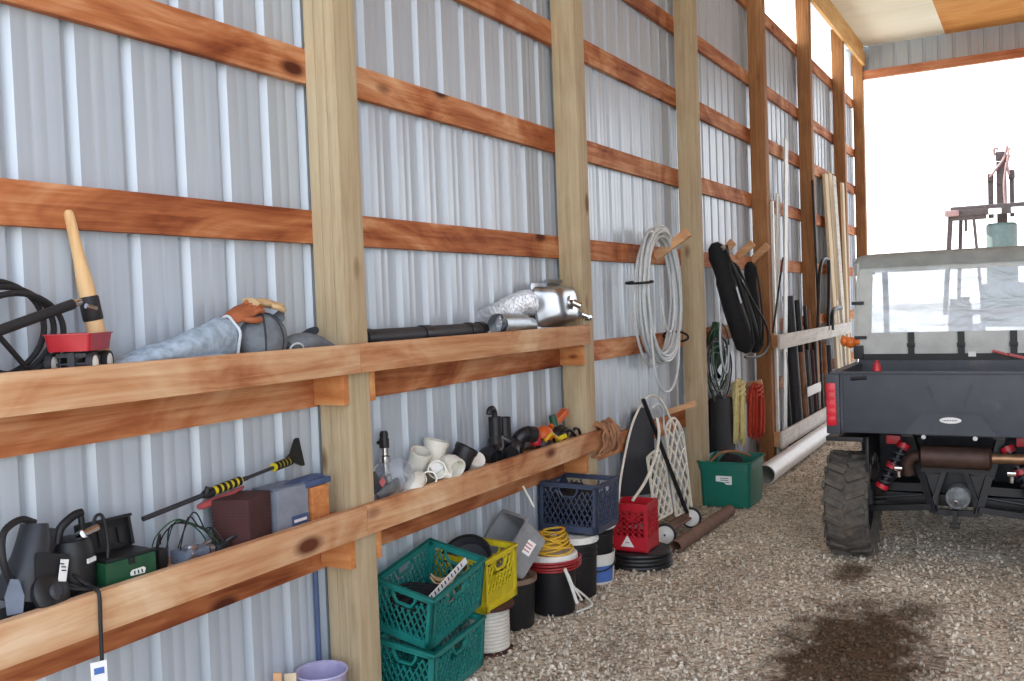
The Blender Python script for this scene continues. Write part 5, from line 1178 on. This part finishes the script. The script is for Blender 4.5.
# canvas cab: back wall with big clear window, roof, sides
YB = .965
def sag(x, z): return .010*noise.noise(Vector((x*3, z*5, 2)))
XL, ZB, ZT = .735, 1.375, 2.09
wx, wz0, wz1 = .615, 1.535, 1.985
mb = MB()
def cell(x0, x1, z0, z1, nx, nz):
    g = [[mb.v((x0+(x1-x0)*i/nx-(.035*((z0+(z1-z0)*j/nz-ZB)/(ZT-ZB))*(x0+(x1-x0)*i/nx)/XL), YB+sag(x0+(x1-x0)*i/nx, z0+(z1-z0)*j/nz)+.035*max(0, (z0+(z1-z0)*j/nz-1.95)/.14), z0+(z1-z0)*j/nz)) for i in range(nx+1)] for j in range(nz+1)]
    for j in range(nz):
        for i in range(nx): mb.f([g[j][i], g[j][i+1], g[j+1][i+1], g[j+1][i]])
cell(-XL, -wx, ZB, ZT, 3, 18); cell(wx, XL, ZB, ZT, 3, 18); cell(-wx, wx, ZB, wz0, 28, 4); cell(-wx, wx, wz1, ZT, 28, 3)
bmesh.ops.remove_doubles(mb.bm, verts=mb.bm.verts[:], dist=.002); bmesh.ops.solidify(mb.bm, geom=mb.bm.faces[:], thickness=.006)
bk = up_('canvas_back', mb, 'canvas', None, None, 60)
mb = MB()
n, mrow = 24, 10
g = [[mb.v((-wx-.01+(2*wx+.02)*i/n-.02*((wz0+(wz1-wz0)*j/mrow-ZB)/(ZT-ZB))*(-wx+2*wx*i/n)/XL, YB+.012+.012*noise.noise(Vector((i*.25, j*.45, 1))), wz0-.01+(wz1-wz0+.02)*j/mrow)) for i in range(n+1)] for j in range(mrow+1)]
for j in range(mrow):
    for i in range(n): mb.f([g[j][i], g[j][i+1], g[j+1][i+1], g[j+1][i]])
up_('rear_window', mb, 'vinyl', bk, 'clear plastic rear window', 80)
mb = MB()   # roof with rolled rear edge and a drooping flap
prof = [(YB-.004, 2.025), (YB-.006, 2.06), (YB, 2.095), (YB+.05, 2.125), (YB+.30, 2.14), (YB+.75, 2.13), (YB+.86, 2.10), (YB+.87, 2.04)]
n = 30; rows = []
for i in range(n+1):
    x = -XL+.012+2*(XL-.012)*i/n; e = abs(x)/(XL-.012); dz = -.022*max(0, (e-.9)/.1)**2-.006*e*e
    rows.append([mb.v((x, y, z+dz+(.010*noise.noise(Vector((x*4, 0, 7))) if k == 0 else 0))) for k, (y, z) in enumerate(prof)])
for A, B in zip(rows, rows[1:]):
    for k in range(len(prof)-1): mb.f([A[k], B[k], B[k+1], A[k+1]])
bmesh.ops.solidify(mb.bm, geom=mb.bm.faces[:], thickness=.008)
up_('canvas_roof', mb, 'canvas', None, None, 60)
for s in (-1, 1):
    mb = MB(); mb.bar((s*.715, YB+.01, 1.38), (s*.69, YB+.01, 2.06), .012, .04, upv=(0, 1, 0)); mb.bar((s*.71, YB+.01, 2.04), (s*.70, YB+.85, 2.04), .012, .10); mb.prism([(YB, 1.10), (YB+.05, 1.10), (YB+.04, 2.05), (YB, 2.05)], .01, Matrix.Translation((s*.72, 0, 0)) @ rot(0, 0, 90)); up_('canvas_side', mb, 'canvas')
mb = MB()
for x in (-.33, 0.005, .34):
    mb = MB(); mb.bar((x, YB-.012, 1.375), (x, YB-.012, 1.535), .004, .045, upv=(1, 0, 0)); sp = up_('strap', mb, 'black')
    mb = MB(); mb.box((x, YB-.018, 1.44), (.055, .012, .03), bev=.003); up_('strap_buckle', mb, 'black', sp)
for x, z in ((-.70, 1.76), (-.685, 1.50), (.70, 1.76), (.685, 1.50)):
    mb = MB(); mb.box((x, YB-.012, z), (.09, .008, .024), bev=.002); up_('side_strap', mb, 'black')
mb = MB(); mb.span((-.70, YB-.01, 1.325), (.70, YB+.02, 1.375)); mb.box((-.70, YB-.015, 1.39), (.07, .03, .10), bev=.006); up_('rear_rail', mb, 'black')
mb = MB(); mb.ball((-.755, YB-.02, 1.465), (.040, .045, .044), 18); mb.tube([(-.735, YB-.02, 1.465), (-.70, YB, 1.465)], .022, 12); mb.ball((-.80, YB-.02, 1.475), (.032, .04, .042), 14); up_('marker_lamp', mb, 'amber', None, 'amber marker lamp')
# odds and ends in the bed
mb = MB(); mb.box((0, 0, .022), (.10, .03, .02), (0, 15, 10), bev=.004); mb.tube([(-.05, 0, .03), (-.15, 0, .06)], .010, 8)
solo(mb, 'strap_handle', 'pink', 'pale red strap handle lying on the cargo bed rail', 'strap', loc=(2.69, 6.6+.94, 1.332))
mb = MB(); mb.box((0, 0, 0), (.05, .006, .035))
solo(mb, 'paper_tag', 'label', 'small white tag on the rail below the canvas window', 'tag', loc=(2.41, 6.6+YB-.014, 1.37))
mb = MB(); mb.tube([(0, 0, 0), (0, 0, .05)], [.03, .022], 16); mb.tube([(0, 0, .05), (0, 0, .07)], .012, 10)
solo(mb, 'plastic_plug', 'redpart', 'red plug on the cargo bed edge above the tailgate', 'cap', loc=(1.895, 6.64, 1.318))

# ------------------------------------------------------------------ tractor beyond the doorway
TR = thing('tractor', 'old green tractor with cab roof standing outside the doorway', 'tractor', (2.0, 25.0, -.03))
def tp(name, mb, mat, par=None): return mb.build(name, mat, par or TR)
X0 = -1.05
mb = MB(); mb.box((.28, .0, 3.72), (2.50, 2.0, .10), bev=.04); mb.box((.28, -.98, 3.62), (2.50, .08, .16), bev=.02); tp('cab_roof', mb, 'dirtymetal')
mb = MB(); mb.box((X0+.12, -1.02, 3.62), (.30, .16, .14), bev=.03); tp('roof_corner', mb, 'pinkmetal')
for k in range(4):
    mb = MB(); mb.box((-.05+.45*k, -1.05, 3.60), (.26, .06, .13), bev=.02); tp('work_light', mb, 'label')
mb = MB()
for s in (0, 1):
    x = X0+.03+s*2.2; mb.bar((x-.10+.2*s, -.95, 1.3), (x+.06-.1*s, -.92, 3.66), .10, .10); mb.bar((x+.14-.4*s, -.4, 1.3), (x+.24-.5*s, -.4, 3.66), .08, .08)
mb.bar((X0+.72, -.95, 1.3), (X0+.55, -.95, 3.70), .12, .06); mb.bar((X0+.40, -.95, 3.2), (X0+.40, -.95, 3.6), .06, .06); mb.box((X0+.45, -.95, 3.56), (.75, .1, .22), bev=.03); mb.box((.1, -.93, 1.35), (2.3, .1, .12))
tp('cab_frame', mb, 'dirtymetal')
mb = MB(); mb.lathe([(0, 0), (.30, 0), (.32, .1), (.32, 1.37), (.28, 1.42), (0, 1.42)], 28, (.06, -.6, 1.93)); mb.box((.1, .4, 1.5), (1.0, 2.6, 1.0), bev=.15); mb.box((.1, 2.2, 1.45), (.9, 1.8, .9), bev=.15); tp('body', mb, 'tractor')
for x, y, r, w in ((-.85, -.2, .85, .45), (1.05, -.2, .85, .45), (-.6, 2.4, .5, .3), (.8, 2.4, .5, .3)):
    mb = MB(Matrix.Translation((x, y, r)) @ rot(0, 90, 0)); h = w/2; mb.lathe([(r*.5, -h*.7), (r*.8, -h), (r*.95, -h*.8), (r*.97, 0), (r*.95, h*.8), (r*.8, h), (r*.5, h*.7)], 36)
    for k in range(18): mb.M = Matrix.Translation((x, y, r)) @ rot(0, 90, 0) @ rot(0, 0, 20*k); mb.box((r*.96, 0, (h*.45 if k % 2 else -h*.45)), (r*.08, .07, h*.9), (20 if k % 2 else -20, 0, 0))
    w_ = tp('tire', mb, 'tire'); mb = MB(Matrix.Translation((x, y, r)) @ rot(0, 90, 0)); mb.lathe([(0, -.08), (r*.52, -h*.7), (r*.52, h*.7), (0, .08)], 28); tp('wheel_rim', mb, 'tractor', w_)
# raised loader boom with hoses behind the cab
mb = MB(); mb.bar((.02, 1.2, 1.6), (.02, 1.2, 4.95), .18, .22); mb.bar((-.02, 1.15, 4.4), (.14, 1.15, 5.1), .14, .16); mb.bar((-.22, 1.2, 3.6), (-.22, 1.2, 4.55), .10, .12); mb.bar((.24, 1.2, 3.6), (.24, 1.2, 4.62), .08, .10); mb.box((-.22, 1.2, 4.58), (.14, .2, .2), bev=.04); mb.box((.24, 1.2, 4.62), (.14, .2, .22), bev=.04); mb.box((.0, 1.15, 5.08), (.20, .2, .22), bev=.04); tp('loader_boom', mb, 'dirtymetal')
for q in ([(-.22, 1.1, 4.6), (-.1, 1.0, 4.75), (.08, 1.0, 5.0), (.16, 1.0, 5.3)], [(.18, 1.0, 4.6), (.16, .98, 4.9), (.2, .98, 5.25)], [(-.12, 1.05, 5.1), (-.12, 1.0, 5.25), (-.02, 1.0, 5.24)], [(.1, 1.0, 3.8), (.08, .98, 4.4), (.14, .98, 4.9)]):
    mb = MB(); mb.tube(smooth_path(q, 6), .028, 8); tp('hydraulic_hose', mb, 'pinkmetal')

# ------------------------------------------------------------------ light: sky, sun, portals
w = bpy.data.worlds.new('sky'); SC.world = w; w.use_nodes = True; nt = w.node_tree; nt.nodes.clear()
o = nd(nt, 'ShaderNodeOutputWorld'); b = nd(nt, 'ShaderNodeBackground'); tc = nd(nt, 'ShaderNodeTexCoord'); sx = nd(nt, 'ShaderNodeSeparateXYZ')
nt.links.new(tc.outputs['Generated'], sx.inputs[0])
r = ramp(nt, [(.0, (.96, .97, 1.0)), (.25, (.88, .93, 1.0)), (.8, (.52, .70, 1.0))]); nt.links.new(sx.outputs['Z'], r.inputs['Fac']); nt.links.new(r.outputs['Color'], b.inputs['Color'])
b.inputs['Strength'].default_value = SKY = 1.0; nt.links.new(b.outputs[0], o.inputs[0])
sd = bpy.data.lights.new('sun', 'SUN'); sd.energy = 3.0; sd.angle = radians(.6); sd.color = (1, .95, .86)
so = bpy.data.objects.new('sun', sd); COL.objects.link(so); so.rotation_euler = Vector((-.92, .0, .72)).to_track_quat('Z', 'Y').to_euler()
for nm, x, y, ry in (('door_portal', 4.9, YE-.01, 90), ('back_portal', 4.9, Y0, -90)):
    a = bpy.data.lights.new(nm, 'AREA'); a.shape = 'RECTANGLE'; a.size = 9.4; a.size_y = 5.6; a.cycles.is_portal = True
    p = bpy.data.objects.new(nm, a); COL.objects.link(p); p.location = (x, y, 2.8); p.rotation_euler = (radians(-ry), 0, 0)
vs_ = SC.view_settings; vs_.view_transform = 'Standard'; vs_.look = 'None'; vs_.exposure = 1.84; vs_.gamma = 1.0; vs_.use_curve_mapping = False
SC.cycles.max_bounces = 10; SC.cycles.diffuse_bounces = 6; SC.cycles.transparent_max_bounces = 12; SC.cycles.use_denoising = True; SC.cycles.sample_clamp_indirect = 6
